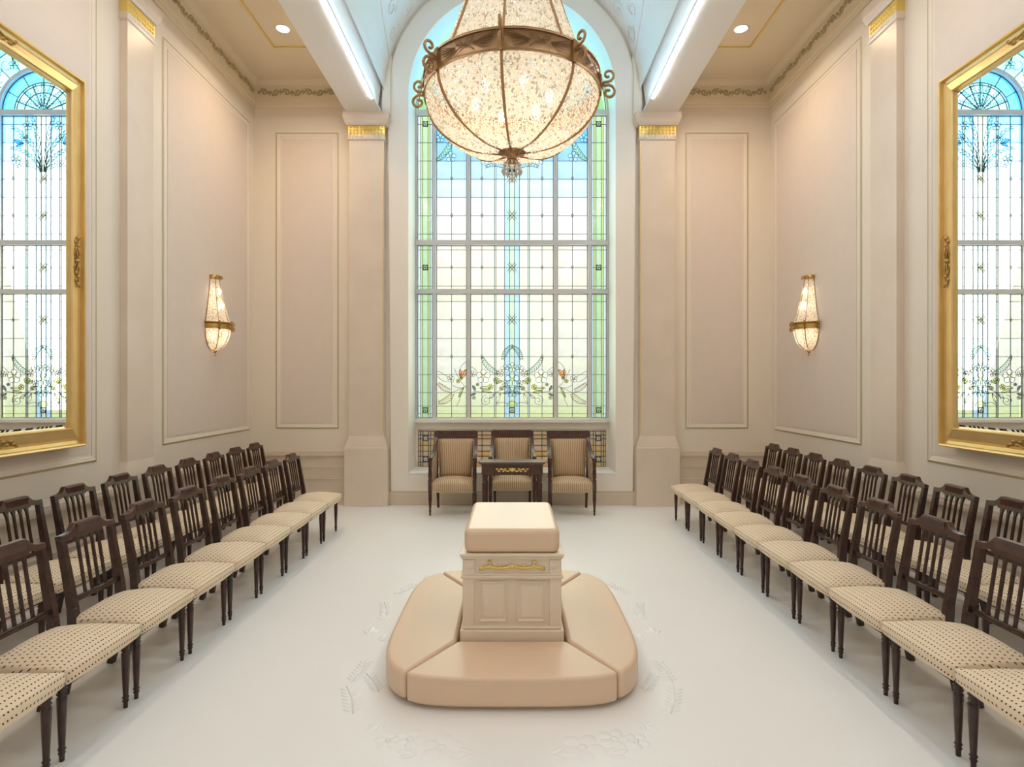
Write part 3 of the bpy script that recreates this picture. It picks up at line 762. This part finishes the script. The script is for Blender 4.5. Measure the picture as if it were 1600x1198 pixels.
for k in range(16): b.bar(dirv(2*PI*k/16)*.035+Vector((0,0,3.318)), dirv(2*PI*k/16)*.092+Vector((0,0,3.336)), .008, .006)
b.build('hub', M['bronze'], CH)
for k in range(13):
    b = MB(); a = 2*PI*k/12; r = .045 if k < 12 else 0; z = 3.262-(.0 if k < 12 else .05)
    d = dirv(a)*r; b.tube([d+Vector((0,0,z+.012)), d*1.25+Vector((0,0,z-.012))], .003, 4)
    q = d*1.35+Vector((0,0,z-.05)); b.octa(tuple(q), .014, .034); b.octa(tuple(q+Vector((0,0,.042))), .008, .009)
    b.build('crystal_drop', M['crystal'], CH)
b = MB(); b.lathe([(.02,5.9),(.11,5.9),(.12,5.93),(.11,5.96),(.02,6.0)], n=24); b.tube([(0,0,5.95),(0,0,7.76)], .015, 8); b.lathe([(.09,7.76),(.08,7.72),(.02,7.69)], n=20)
b.build('crown', M['bronze'], CH)
for k in range(6):
    d = dirv(2*PI*k/6+.3)*.26
    b = MB(); b.lathe([(0,.06),(.018,.045),(.028,.015),(.022,-.02),(.012,-.04),(0,-.04)], tuple(d+Vector((0,0,3.70))), 10); b.build('bulb', M['bulb'], CH)
    point('chandelier_light', tuple(d*.9+Vector((0,YC,3.60))), 2.1, WARM, .05)
for z in (4.05, 4.5, 5.0): point('chandelier_light', (0, YC, z), 1.9, WARM, .06)

# ------------------------------------------------------------------ sconces
for sx, nm in ((-1,'left'), (1,'right')):
    SCN = thing('wall_sconce', f'beaded crystal wall sconce with brass band on the {nm} wall panel', 'sconce', (sx*(WX-.006), 7.27, 0), 0 if sx < 0 else PI, 'beaded wall sconces')
    rs = .20; z0, z1, zt = 2.43, 2.51, 3.08
    def hb(b, r, za, zb, n=20): b.lathe([(r,za),(r,zb),(r-.005,zb),(r-.005,za),(r,za)], n=n, a0=-PI/2, a1=PI/2)
    b = MB(); hb(b, rs, z0, z1); hb(b, rs+.004, z0-.004, z0+.008); hb(b, rs+.004, z1-.008, z1+.004); b.build('band', M['gold_dark'], SCN)
    b = MB(); hb(b, .085, zt-.03, zt+.02); b.build('top_band', M['gold_dark'], SCN)
    def sb(z): t = (z0-z)/.265; return .02+.175*math.sqrt(max(0,1-t**1.9))
    def su(z): t = (z-z1)/(zt-z1); return .075+.115*(1-t)**1.5
    angs = [R(-88+44*k) for k in range(5)]
    for a in angs:
        d = Vector((math.cos(a), math.sin(a), 0))
        b = MB(); b.tube([d*(sb(z0-.265*i/10)+.004)+Vector((0,0,z0-.265*i/10)) for i in range(11)], .005, 5); b.build('rib', M['gold_dark'], SCN)
        b = MB(); b.tube([d*(su(z1+(zt-z1)*i/8)+.004)+Vector((0,0,z1+(zt-z1)*i/8)) for i in range(9)], .004, 5); b.build('upper_rib', M['gold_dark'], SCN)
    b = MB()
    for a in (R(-45), R(0), R(45), R(82)):
        d = Vector((math.cos(a), math.sin(a), 0)); b.tube(spiral(d*(rs+.03)+Vector((0,0,z0+.07)), d, EZ, .032, 1.1, 10, -PI/2), .008, 5)
        b.tube(spiral(d*(rs+.03)+Vector((0,0,z0+.005)), d, EZ, .032, 1.1, 10, PI/2, -1), .008, 5); b.tube(spiral(d*(.085+.015)+Vector((0,0,zt)), d, EZ, .018, 1.1, 8, -PI/2), .004, 5)
    b.build('scrolls', M['gold_dark'], SCN, kind='stuff')
    b = MB()
    skin(b, [(sb(z0-.262*i/16), z0-.262*i/16) for i in range(17)], .012, .012, rng, (0,0,0), -PI/2, PI/2)
    skin(b, [(su(z1+(zt-z1)*i/16), z1+(zt-z1)*i/16) for i in range(17)], .012, .0115, rng, (0,0,0), -PI/2, PI/2)
    b.build('bead_curtain', [M['bead'], M['bead_dark']], SCN, kind='stuff')
    b = MB(); b.lathe([(.0,-.0),(.025,-.01),(.03,-.02),(.015,-.035),(0,-.045)], (.02,0,2.17), 10, a0=-PI/2, a1=PI/2); b.octa((.03,0,2.11), .012, .02); b.build('finial', M['gold_dark'], SCN)
    b = MB(); b.lathe([(0,.05),(.015,.035),(.02,.0),(.012,-.03),(0,-.03)], (.07,0,2.70), 10); b.build('bulb', M['bulb'], SCN)
    for z in (2.36, 2.72, 2.9): point('sconce_light', (sx*(WX-.09), 7.27, z), 1.7 if z < 2.8 else 1.0, WARM, .03)

# ------------------------------------------------------------------ downlights in the aisle ceilings
for sx, nm in ((-1,'left'), (1,'right')):
    for k, y in enumerate((7.12, 4.6, 1.9, -.6)):  # unseen ones after the first on each side are added to light the room
        D = thing('downlight', f'round recessed downlight glowing in the {nm} aisle ceiling near the window wall' if k == 0 else f'recessed downlight above the {nm} chair rows, {ords[k]} in line from the window wall', 'downlight', (sx*2.81, y, CZ), 0, 'recessed aisle downlights')
        b = MB(); b.lathe([(.075,-.004),(.095,-.010),(.10,-.002),(.10,0)], n=28); b.build('rim', M['rim'], D)
        b = MB(); b.lathe([(0,-.003),(.076,-.003),(.076,0)], n=28); b.build('lens', M['disc'], D)
        spot('downlight_lamp', (sx*2.81, y, CZ-.03), DOWN_W if k == 0 else DOWN_W*.55, (1,.74,.45) if k == 0 else (1,.89,.76), R(150), 1, .07)

# ------------------------------------------------------------------ gilt mirrors
MY0, MY1, MZ0, MZ1 = 3.12, 4.92, 1.22, 4.31
for sx, nm in ((-1,'left'), (1,'right')):
    MR = thing('gilt_mirror', f'tall gilt framed mirror hanging on the {nm} wall above the chairs', 'mirror', (sx*WX, 0, 0), 0 if sx < 0 else PI, 'tall gilt mirrors')
    # local: x proud of the wall, y along; the right one is turned half way round
    y0, y1 = (MY0, MY1) if sx < 0 else (-MY1, -MY0)
    def rect(i, d): return [(d,y0+i,MZ0+i),(d,y1-i,MZ0+i),(d,y1-i,MZ1-i),(d,y0+i,MZ1-i)]
    b = MB(); prof = [(0,0),(0,.13),(.012,.15),(.024,.145),(.03,.115),(.055,.11),(.075,.125),(.12,.135),(.15,.14),(.158,.15),(.166,.14),(.170,.12),(.170,.10)]
    rings = [rect(i,d) for i,d in prof]
    for r0, r1 in zip(rings, rings[1:]):
        for k in range(4):
            j = (k+1) % 4; b.add([r0[k],r0[j],r1[j],r1[k]], [(0,1,2,3)])
    b.build('frame', M['gold'], MR)
    b = MB(); r0 = rect(.168,.114); r1 = rect(.195,.120); 
    for k in range(4):
        j = (k+1) % 4; b.add([r0[k],r0[j],r1[j],r1[k]], [(0,1,2,3)])
    b.add(r1, [(0,1,2,3)]); b.build('glass', M['mirror'], MR)
    def orn(c, u, v):
        b = MB(); c = Vector(c); u = Vector(u); v = Vector(v); nn = Vector((1,0,0))
        for sg in (-1, 1):
            b.tube([c, c+u*sg*.05+v*.03, c+u*sg*.09+v*.025, c+u*sg*.06-v*.005, c], .007, 5)
            b.tube([c, c+u*sg*.06-v*.03, c+u*sg*.12-v*.01, c+u*sg*.2-v*.025], [.007,.009,.007,.003], 5)
            for q in range(4): b.dome(c+u*sg*(.10+.03*q)+v*(.012*(-1)**q), u, v, nn, .022, .012, .014, 6)
            b.dome(c+u*sg*.205-v*.025, u, v, nn, .014, .012, .014, 6)
        b.dome(c, u, v, nn, .022, .022, .022, 8); b.build('bow_ornament', M['gold_dark'], MR, kind='stuff')
    ym, zm = (y0+y1)/2, (MZ0+MZ1)/2
    orn((.137,ym,MZ0+.10), (0,1,0), EZ); orn((.137,ym,MZ1-.10), (0,1,0), (0,0,-1)); orn((.137,y0+.10,zm), EZ, (0,1,0)); orn((.137,y1-.10,zm), EZ, (0,-1,0))

# ------------------------------------------------------------------ carved wreath in the carpet
floor = bpy.data.objects['floor']
def sprig_mesh():
    b = MB(); b.tube([(0,-.15,.0),(0.01,0,.002),(-.01,.15,.0)], .006, 4)
    for k in range(7):
        y = -.11+.038*k
        for sg in (-1, 1):
            d = Vector((sg*.75,.66,0)).normalized(); b.dome((sg*.028,y,0), d, Vector((-d.y,d.x,0)), EZ, .032, .010, .007, 8)
    return b.mesh('carved_wheat', [M['floor']])
def leaf_mesh():
    b = MB()
    for a, l in ((-.6,.05),(0,.07),(.6,.05)):
        d = Vector((math.sin(a),math.cos(a),0)); b.dome(d*l*.9, d, Vector((-d.y,d.x,0)), EZ, l, l*.36, .007, 10)
    return b.mesh('carved_leaf', [M['floor']])
def rose_mesh():
    b = MB()
    for k in range(5):
        a = 2*PI*k/5; d = Vector((math.cos(a),math.sin(a),0)); b.dome(d*.05, d, Vector((-d.y,d.x,0)), EZ, .042, .036, .007, 10)
    b.dome((0,0,.003), EX, (0,1,0), EZ, .02, .02, .009, 8); return b.mesh('carved_flower', [M['floor']])
sp, lf, rs_ = sprig_mesh(), leaf_mesh(), rose_mesh()
def carve(me, x, y, rz, s=1):
    o = bpy.data.objects.new(me.name, me); C.objects.link(o); o.parent = floor; o.location = (x,y,-.001); o.rotation_euler = (0,0,rz); o.scale = (s,s,1)
for sx in (-1, 1):
    for me, px_, py_, rz, s in ((sp,548,1092,.35,1),(sp,562,1048,-.1,.9),(sp,583,1066,.5,.8),(lf,592,1000,-.9,1.1),(lf,600,968,.3,1),(rs_,640,1155,0,1.0),(rs_,606,1158,.4,.8),(lf,600,1128,2.4,.9),(rs_,690,1168,.2,1.3),(lf,740,1178,1.6,1),(lf,650,1180,1.2,.9)):
        Y = F*CAMZ/(py_-599); carve(me, -sx*(800-px_)/F*Y if sx > 0 else (800-px_)/F*Y, Y, rz*sx, s)
    for me, x, y, rz in ((sp,.98,4.5,-.2),(lf,1.0,4.05,0),(sp,.9,4.95,.5),(rs_,.72,5.25,0),(lf,.4,5.4,1.5)): carve(me, sx*x, y, rz*sx)

# ------------------------------------------------------------------ kneeler and altar
KY = 4.0
KN = thing('kneeler', 'low cream padded kneeling bench with four mitred cushions round the altar', 'kneeler', (0,KY,0))
def sup(t, a=.772, bb=.915, n=4.4):
    c, s_ = math.cos(t), math.sin(t)
    return (a*math.copysign(abs(c)**(2/n), c), bb*math.copysign(abs(s_)**(2/n), s_))
def offset(poly, d):
    n = len(poly); out = []
    for i in range(n):
        p0, p1, p2 = Vector(poly[i-1]), Vector(poly[i]), Vector(poly[(i+1)%n])
        e0 = (p1-p0).normalized(); e1 = (p2-p1).normalized(); n0 = Vector((-e0.y,e0.x)); n1 = Vector((-e1.y,e1.x))
        m = (n0+n1); m = m.normalized() if m.length > 1e-6 else n0
        k = d/max(.35, m.dot(n0)); out.append(tuple(p1+m*k))
    return out
def pad(name, poly, z0, z1, r, m, parent, top=.012):         # cushion: domed prism with well rounded edges
    b = MB(); n = len(poly); cx = sum(p[0] for p in poly)/n; cy2 = sum(p[1] for p in poly)/n
    b.prism(poly, lambda u,v,j: (u, v, (z0,z1)[j])); o = b.build(name, m, parent)
    for p in o.data.polygons: p.use_smooth = True
    bv = o.modifiers.new('round_edge', 'BEVEL'); bv.width = r; bv.segments = 5; bv.limit_method = 'ANGLE'; bv.angle_limit = R(32); bv.harden_normals = False
    wn = o.modifiers.new('even_shading', 'WEIGHTED_NORMAL'); wn.keep_sharp = False
    return o
def seam_t(tx):                    # parameter where the outline meets x = tx on the front
    lo, hi = -PI/2, 0
    for _ in range(50):
        mid = (lo+hi)/2
        if sup(mid)[0] < tx: lo = mid
        else: hi = mid
    return lo
ts = seam_t(.585); ax_, ay_ = .335, .455
def outline(t0, t1, n=14): return [sup(t0+(t1-t0)*i/n) for i in range(n+1)]
pads = {'front': [(-ax_,-ay_)]+outline(-PI-ts, ts, 22)+[(ax_,-ay_)], 'right': [(ax_,-ay_)]+outline(ts, -ts, 26)+[(ax_,ay_)],
        'back': [(ax_,ay_)]+outline(-ts, PI+ts, 22)+[(-ax_,ay_)], 'left': [(-ax_,ay_)]+outline(PI+ts, PI-ts, 26)+[(-ax_,-ay_)]}
pads['left'] = [(-ax_,ay_)]+[(-x,y) for x,y in reversed(outline(ts, -ts, 26))]+[(-ax_,-ay_)]
for k, p in pads.items():
    p = offset(p, .004)
    pad('cushion', p, .022, .182, .034, M['leather'], KN)
    q = offset(p, .045); b = MB(); b.prism(q, lambda u,v,j: (u, v, (0,.03)[j])); b.build('base', M['wain'], KN)

AL = thing('altar', 'cream panelled altar with gilt garland and padded top, standing inside the kneeler', 'altar', (0,KY,0))
hx, hy = .295, .41
b = MB(); b.box(-hx, hx, -hy, hy, .06, .69); b.build('body', M['cream_wood'], AL, bevel=.004)
b = MB(); b.box(-hx-.025, hx+.025, -hy-.03, hy+.03, 0, .235); b.box(-hx-.012, hx+.012, -hy-.016, hy+.016, .235, .255); b.build('plinth', M['cream_wood'], AL, bevel=.008)
b = MB(); b.box(-hx-.012, hx+.012, -hy-.012, hy+.012, .565, .578); b.box(-hx-.022, hx+.022, -hy-.022, hy+.022, .550, .566); b.build('moulding', M['cream_wood'], AL, bevel=.005)
b = MB(); b.box(-hx-.018, hx+.018, -hy-.018, hy+.018, .668, .682); b.box(-hx-.026, hx+.026, -hy-.022, hy+.022, .682, .702); b.build('cornice', M['cream_wood'], AL, bevel=.005)
for sx in (-1, 1):
    for sy in (-1, 1):
        b = MB(); b.box(min(sx*(hx-.065),sx*(hx+.010)), max(sx*(hx-.065),sx*(hx+.010)), min(sy*(hy-.065),sy*(hy+.010)), max(sy*(hy-.065),sy*(hy+.010)), .25, .665)
        b.build('corner_post', M['cream_wood'], AL, bevel=.006)
def altar_panel(fn, a0, a1, z0, z1):
    b = MB()
    def rect(i, d): return [fn(a0+i,d,z0+i), fn(a1-i,d,z0+i), fn(a1-i,d,z1-i), fn(a0+i,d,z1-i)]
    rings = [rect(i,d) for i,d in ((0,0),(.0,.008),(.006,.011),(.014,.004),(.02,.002),(.03,.007),(.04,.007))]
    for r0, r1 in zip(rings, rings[1:]):
        for k in range(4): j = (k+1)%4; b.add([r0[k],r0[j],r1[j],r1[k]], [(0,1,2,3)])
    b.add(rings[-1], [(0,1,2,3)]); o = b.build('raised_panel', M['cream_wood'], AL)
for sy in (-1, 1):
    for x in (-.118, .118): altar_panel(lambda a,d,z: (a, sy*(hy+d), z), x-.088, x+.088, .28, .53)
for sx in (-1, 1):
    for y in (-.23, 0, .23): altar_panel(lambda a,d,z: (sx*(hx+d), a, z), y-.09, y+.09, .28, .53)
b = MB()
yg = -hy-.008
for sg in (-1, 1):
    b.tube([(0,yg,.622),(sg*.05,yg,.612),(sg*.10,yg,.611),(sg*.14,yg,.622),(sg*.205,yg,.60)], [.007,.009,.008,.009,.006], 6)
    b.tube([(sg*.11,yg,.612),(sg*.135,yg,.632),(sg*.14,yg,.655)], [.006,.006,.009], 6)
    for k in range(7):
        b.dome((sg*(.02+.028*k), yg+.004, .618+.006*(-1)**k-(.012 if k > 5 else 0)), EX, EZ, EN, .016, .009, .010, 6)
    b.dome((sg*.255, -hy-.010, .625), EX, EZ, EN, .022, .022, .006, 10, 1)
b.dome((0, yg, .622), EX, EZ, EN, .016, .016, .012, 8)
b.build('gilt_garland', [M['gold_leaf'], M['cream_wood']], AL, kind='stuff')
b = MB(); w, d_ = .296, .425
rp = []
for cx, cy_, a0 in ((w-.05,d_-.05,0),(-w+.05,d_-.05,PI/2),(-w+.05,-d_+.05,PI),(w-.05,-d_+.05,1.5*PI)):
    for i in range(6): t = a0+PI/2*i/5; rp.append((cx+.05*math.cos(t), cy_+.05*math.sin(t)))
pad('top_cushion', rp, .702, .852, .036, M['leather'], AL)

# ------------------------------------------------------------------ side chairs
def side_chair():
    t = thing('side_chair', 'x', 'chair', group='dark wooden side chairs in rows along the side walls')
    # seat: trapezoid grid, domed, overstuffed sides
    b = MB(); N = 10
    def sp_(i, j, s):           # s: inset factor
        u = -1+2*i/N; v = -1+2*j/N
        x = .035+.21*u; hwid = .2265+.0265*u; return x, v*hwid, u, v
    idx = {}
    for i in range(N+1):
        for j in range(N+1):
            x, y, u, v = sp_(i, j, 1); e = max(abs(u), abs(v))
            z = .450+.048*(1-u*u)**.8*(1-v*v)**.8
            z -= .010*max(0, (e-.8)/.2)**2
            if u > .5: x += .012*(1-v*v)
            idx[i,j] = len(b.v); b.v.append((x, y, z))
    for i in range(N):
        for j in range(N):
            b.f.append([idx[i,j], idx[i+1,j], idx[i+1,j+1], idx[i,j+1]]); b.m.append(0); b.sm.append(True)
    per = [(i,0) for i in range(N)]+[(N,j) for j in range(N)]+[(i,N) for i in range(N,0,-1)]+[(0,j) for j in range(N,0,-1)]
    ringp = [idx[p] for p in per]
    cxm = Vector((.035,0,0))
    for sc_, z in ((1.022,.435),(1.030,.412),(1.022,.378),(.98,.366)):
        nr = []
        for p in per:
            q = Vector(b.v[idx[p]]); q = cxm+(q-cxm)*sc_; nr.append(len(b.v)); b.v.append((q.x, q.y, z))
        for k in range(len(per)):
            k2 = (k+1) % len(per); b.f.append([ringp[k], nr[k], nr[k2], ringp[k2]]); b.m.append(0); b.sm.append(True)
        ringp = nr
    b.f.append(ringp); b.m.append(0); b.sm.append(False)
    b.build('seat', M['dots'], t)
    b = MB()
    b.box(-.165, .215, -.215, -.195, .342, .368); b.box(-.165, .215, .195, .215, .342, .368); b.box(.195, .215, -.215, .215, .342, .368); b.box(-.175, -.155, -.20, .20, .342, .368)
    b.build('seat_frame', M['wood'], t)
    for sy in (-1, 1):
        b = MB(); b.lathe([(0,0),(.011,0),(.012,.03),(.017,.038),(.012,.046),(.018,.056),(.013,.066),(.0135,.075),(.0215,.285),(.0215,.295),(.016,.302),(.0235,.312),(.017,.322),(.0235,.333),(.02,.342),(.02,.35)], (.195, sy*.222, 0), 10)
        b.box(.173, .217, sy*.222-.022, sy*.222+.022, .348, .384); b.build('front_leg', M['wood'], t)
        b = MB(); y = sy*.195; pts = [(-.232,y*.98,0),(-.185,y,.22),(-.172,y,.40),(-.18,y,.50),(-.215,y,.70),(-.25,y*1.02,.895)]
        ws = [(.036,.034),(.042,.036),(.050,.038),(.046,.036),(.040,.034),(.034,.032)]
        for (p, w0), (q, w1) in zip(zip(pts, ws), zip(pts[1:], ws[1:])): b.bar(p, q, w0[1], w0[0], (1,0,0), 0, w1[1], w1[0])
        b.build('rear_leg', M['wood'], t)
    hc = [(.0,.946),(.098,.945),(.104,.938),(.122,.918),(.140,.906),(.165,.899),(.195,.897),(.214,.893),(.216,.868),(.185,.862),(.155,.864),(.128,.872),(.110,.874),(.104,.862),(0,.862)]
    cr = hc[1:-1]+[(-x,z) for x,z in reversed(hc[1:-1])]
    def crf(u, v, k):
        x = -.250-(v-.895)*.18; return (x+(-.017,.019)[k], u, v)
    b = MB(); b.prism(cr, crf)
    b.box(-.236, -.230, -.092, .092, .880, .938)
    b.build('crest_rail', M['wood2'], t, bevel=.004)
    b = MB(); b.bar((-.186,-.19,.53), (-.186,.19,.53), .022, .026); b.tube([(-.176,-.185,.542),(-.176,.185,.542)], .007, 6); b.build('lower_rail', M['wood'], t)
    for y in (-.083, -.028, .028, .083):
        b = MB(); b.bar((-.19,y,.535), (-.236,y,.83), .014, .013, (1,0,0), 0, .014, .013); b.bar((-.236,y,.83), (-.246,y,.872), .015, .014, (1,0,0), 0, .036, .014)
        b.build('spindle', M['wood'], t)
    return t
proto = side_chair()
def even(a, b_, n): return [a+(b_-a)*i/(n-1) for i in range(n)]
rowsC = [('left', 'front', -2.283, even(6.66, 2.38, 9)), ('left', 'wall-side', -3.235, even(7.86, 3.53, 9)),
         ('right', 'front', 2.295, even(7.21, 2.42, 10)), ('right', 'wall-side', 3.25, even(7.76, 3.52, 9))]
first = True
for side, row, X, ys in rowsC:
    for k, y in enumerate(ys):
        o = proto if first else copy_tree(proto); first = False
        o.location = (X, y, 0); o.rotation_euler = (0, 0, (0 if X < 0 else PI)+R(random.uniform(-.3,.3)))
        o['label'] = f'dark wooden chair with dotted cream seat, {ords[k]} from window wall in {side} {row} row'

# ------------------------------------------------------------------ armchairs and table
def armchair():
    t = thing('armchair', 'x', 'armchair', group='striped armchairs under the window')
    b = MB(); N = 12; idx = {}
    for i in range(N+1):
        for j in range(N+1):
            u = -1+2*i/N; v = -1+2*j/N; y = -.02+.225*v; hw = .285-.012*v
            z = .428+.058*((1-u*u)*(1-v*v))**.6
            if v < -.5: y -= .022*(1-u*u)
            idx[i,j] = len(b.v); b.v.append((u*hw, y, z))
    for i in range(N):
        for j in range(N): b.f.append([idx[i,j], idx[i+1,j], idx[i+1,j+1], idx[i,j+1]]); b.m.append(0); b.sm.append(True)
    per = [(i,0) for i in range(N)]+[(N,j) for j in range(N)]+[(i,N) for i in range(N,0,-1)]+[(0,j) for j in range(N,0,-1)]
    ringp = [idx[p] for p in per]
    for sc_, z in ((1.012,.412),(1.014,.38),(1.008,.335),(.98,.325)):
        nr = []
        for p in per:
            q = b.v[idx[p]]; nr.append(len(b.v)); b.v.append((q[0]*sc_, -.02+(q[1]+.02)*sc_, z))
        for k in range(len(per)): b.f.append([ringp[k], nr[k], nr[(k+1)%len(per)], ringp[(k+1)%len(per)]]); b.m.append(0); b.sm.append(True)
        ringp = nr
    b.f.append(ringp); b.m.append(0); b.sm.append(False)
    b.build('seat', M['stripes'], t)
    # back: upholstered slab, raked and slightly wider on top
    b = MB(); n = 8
    front, rear = [], []
    for i in range(n+1):
        v = i/n; z = .44+v*.535; y = .185+.115*v
        for j in range(n+1):
            u = -1+2*j/n; x = u*(.225+.025*v); front.append((x, y-.035*(1-u**4)*(1-(2*v-1)**4)-.01, z)); rear.append((x, y+.03, z))
    k = (n+1)**2; fs = []
    for i in range(n):
        for j in range(n):
            a = i*(n+1)+j; fs += [(a,a+1,a+n+2,a+n+1), (k+a,k+a+n+1,k+a+n+2,k+a+1)]
    for j in range(n): fs += [(j,k+j,k+j+1,j+1), (n*(n+1)+j, n*(n+1)+j+1, k+n*(n+1)+j+1, k+n*(n+1)+j)]
    for i in range(n): a = i*(n+1); fs += [(a,a+n+1,k+a+n+1,k+a), (a+n,k+a+n,k+a+2*n+1,a+2*n+1)]
    b.add(front+rear, fs, 0, True); b.build('back_pad', M['stripes'], t)
    b = MB(); b.prism([(.285,.97),(.302,1.085),(.345,1.075),(.325,.97)], lambda u,v,k: ((-.285,.285)[k], u, v)); b.build('crest_rail', M['wood2'], t, bevel=.006)
    for sx in (-1, 1):
        b = MB(); b.bar((sx*.262,.215,.34), (sx*.283,.318,1.07), .045, .045, (0,1,0)); b.build('back_post', M['wood2'], t)
        b = MB(); b.bar((sx*.252,.215,.34), (sx*.250,.275,.0), .040, .036, (0,1,0), 0, .03, .028); b.build('rear_leg', M['wood2'], t)
        # arm: swoops from the back post down to the front support
        b = MB(); pts = quad((sx*.282,.30,.98), (sx*.292,.10,.74), (sx*.296,-.20,.735), 10)
        for p, q in zip(pts, pts[1:]): b.bar(p, q, .042, .036, (0,0,1))
        b.dome((sx*.296,-.235,.74), EX, EZ, EN, .030, .030, .012, 12); b.tube([(sx*.296,-.19,.738),(sx*.296,-.236,.738)], .029, 14)
        b.build('arm', M['wood2'], t)
        b = MB(); pl = [(.20,.45)]+[(p.y, p.z-.015) for p in quad((0,.285,.95), (0,.10,.74), (0,-.19,.735), 8)]+[(-.19,.45)]
        b.prism(pl, lambda u,v,k: (sx*(.262,.285)[k], u, v)); b.build('arm_panel', M['stripes'], t)
        b = MB(); x = sx*.296
        b.lathe([(0,0),(.012,0),(.013,.05),(.019,.06),(.013,.07),(.014,.085),(.025,.235),(.018,.25),(.028,.262),(.020,.275),(.024,.30)], (x,-.235,0), 12)
        b.bar((x,-.235,.30), (x,-.235,.47), .046, .046, (0,1,0)); b.lathe([(.024,.47),(.018,.48),(.026,.50),(.026,.56),(.022,.62),(.026,.72),(.02,.735)], (x,-.235,0), 12)
        b.build('front_leg', M['wood2'], t)
    b = MB(); b.box(-.27, .27, -.25, .20, .305, .335); b.build('seat_frame', M['gold_line'], t)
    return t
ap = armchair()
for k, (x, y, lab) in enumerate(((-.79,7.93,'striped armchair with mahogany frame under window, on the left of the table'), (.005,8.06,'striped armchair with mahogany frame standing directly behind the small table'), (.797,7.93,'striped armchair with mahogany frame under window, on the right of the table'))):
    o = ap if k == 0 else copy_tree(ap); o.location = (x, y, 0); o['label'] = lab
TB = thing('side_table', 'small dark mahogany table with gilt garland on its apron before the middle armchair', 'table', (.002, 7.42, 0))
b = MB(); b.box(-.415, .415, -.145, .145, .74, .765); b.box(-.40, .40, -.135, .135, .73, .742); b.build('tabletop', mat('polished_mahogany', (.07,.03,.02), .30, spec=.9), TB, bevel=.005)
b = MB(); b.box(-.385, .385, -.125, .125, .60, .735); b.build('apron', M['wood2'], TB, bevel=.003)
b = MB()
for sg in (-1, 1):
    b.tube([(0,-.13,.665),(sg*.06,-.131,.65),(sg*.12,-.131,.672),(sg*.20,-.131,.66)], [.006,.007,.006,.003], 5)
    for k in range(7): b.dome((sg*(.03+.027*k), -.126, .662+.016*(-1)**k), EX, EZ, EN, .02, .009, .009, 6)
b.dome((0,-.126,.667), EX, EZ, EN, .026, .026, .012, 8); b.build('gilt_garland', M['gold_leaf'], TB, kind='stuff')
for sx in (-1, 1):
    for sy in (-1, 1):
        b = MB(); b.lathe([(0,0),(.02,0),(.024,.05),(.030,.50),(.024,.51),(.034,.525),(.034,.535),(.026,.545),(.034,.565),(.034,.575),(.028,.585),(.03,.605)], (sx*.345, sy*.09, 0), 14)
        for k in range(10): a = 2*PI*k/10; b.bar((sx*.345+.026*math.cos(a), sy*.09+.026*math.sin(a), .06), (sx*.345+.031*math.cos(a), sy*.09+.031*math.sin(a), .49), .006, .006)
        b.build('leg', M['wood2'], TB)
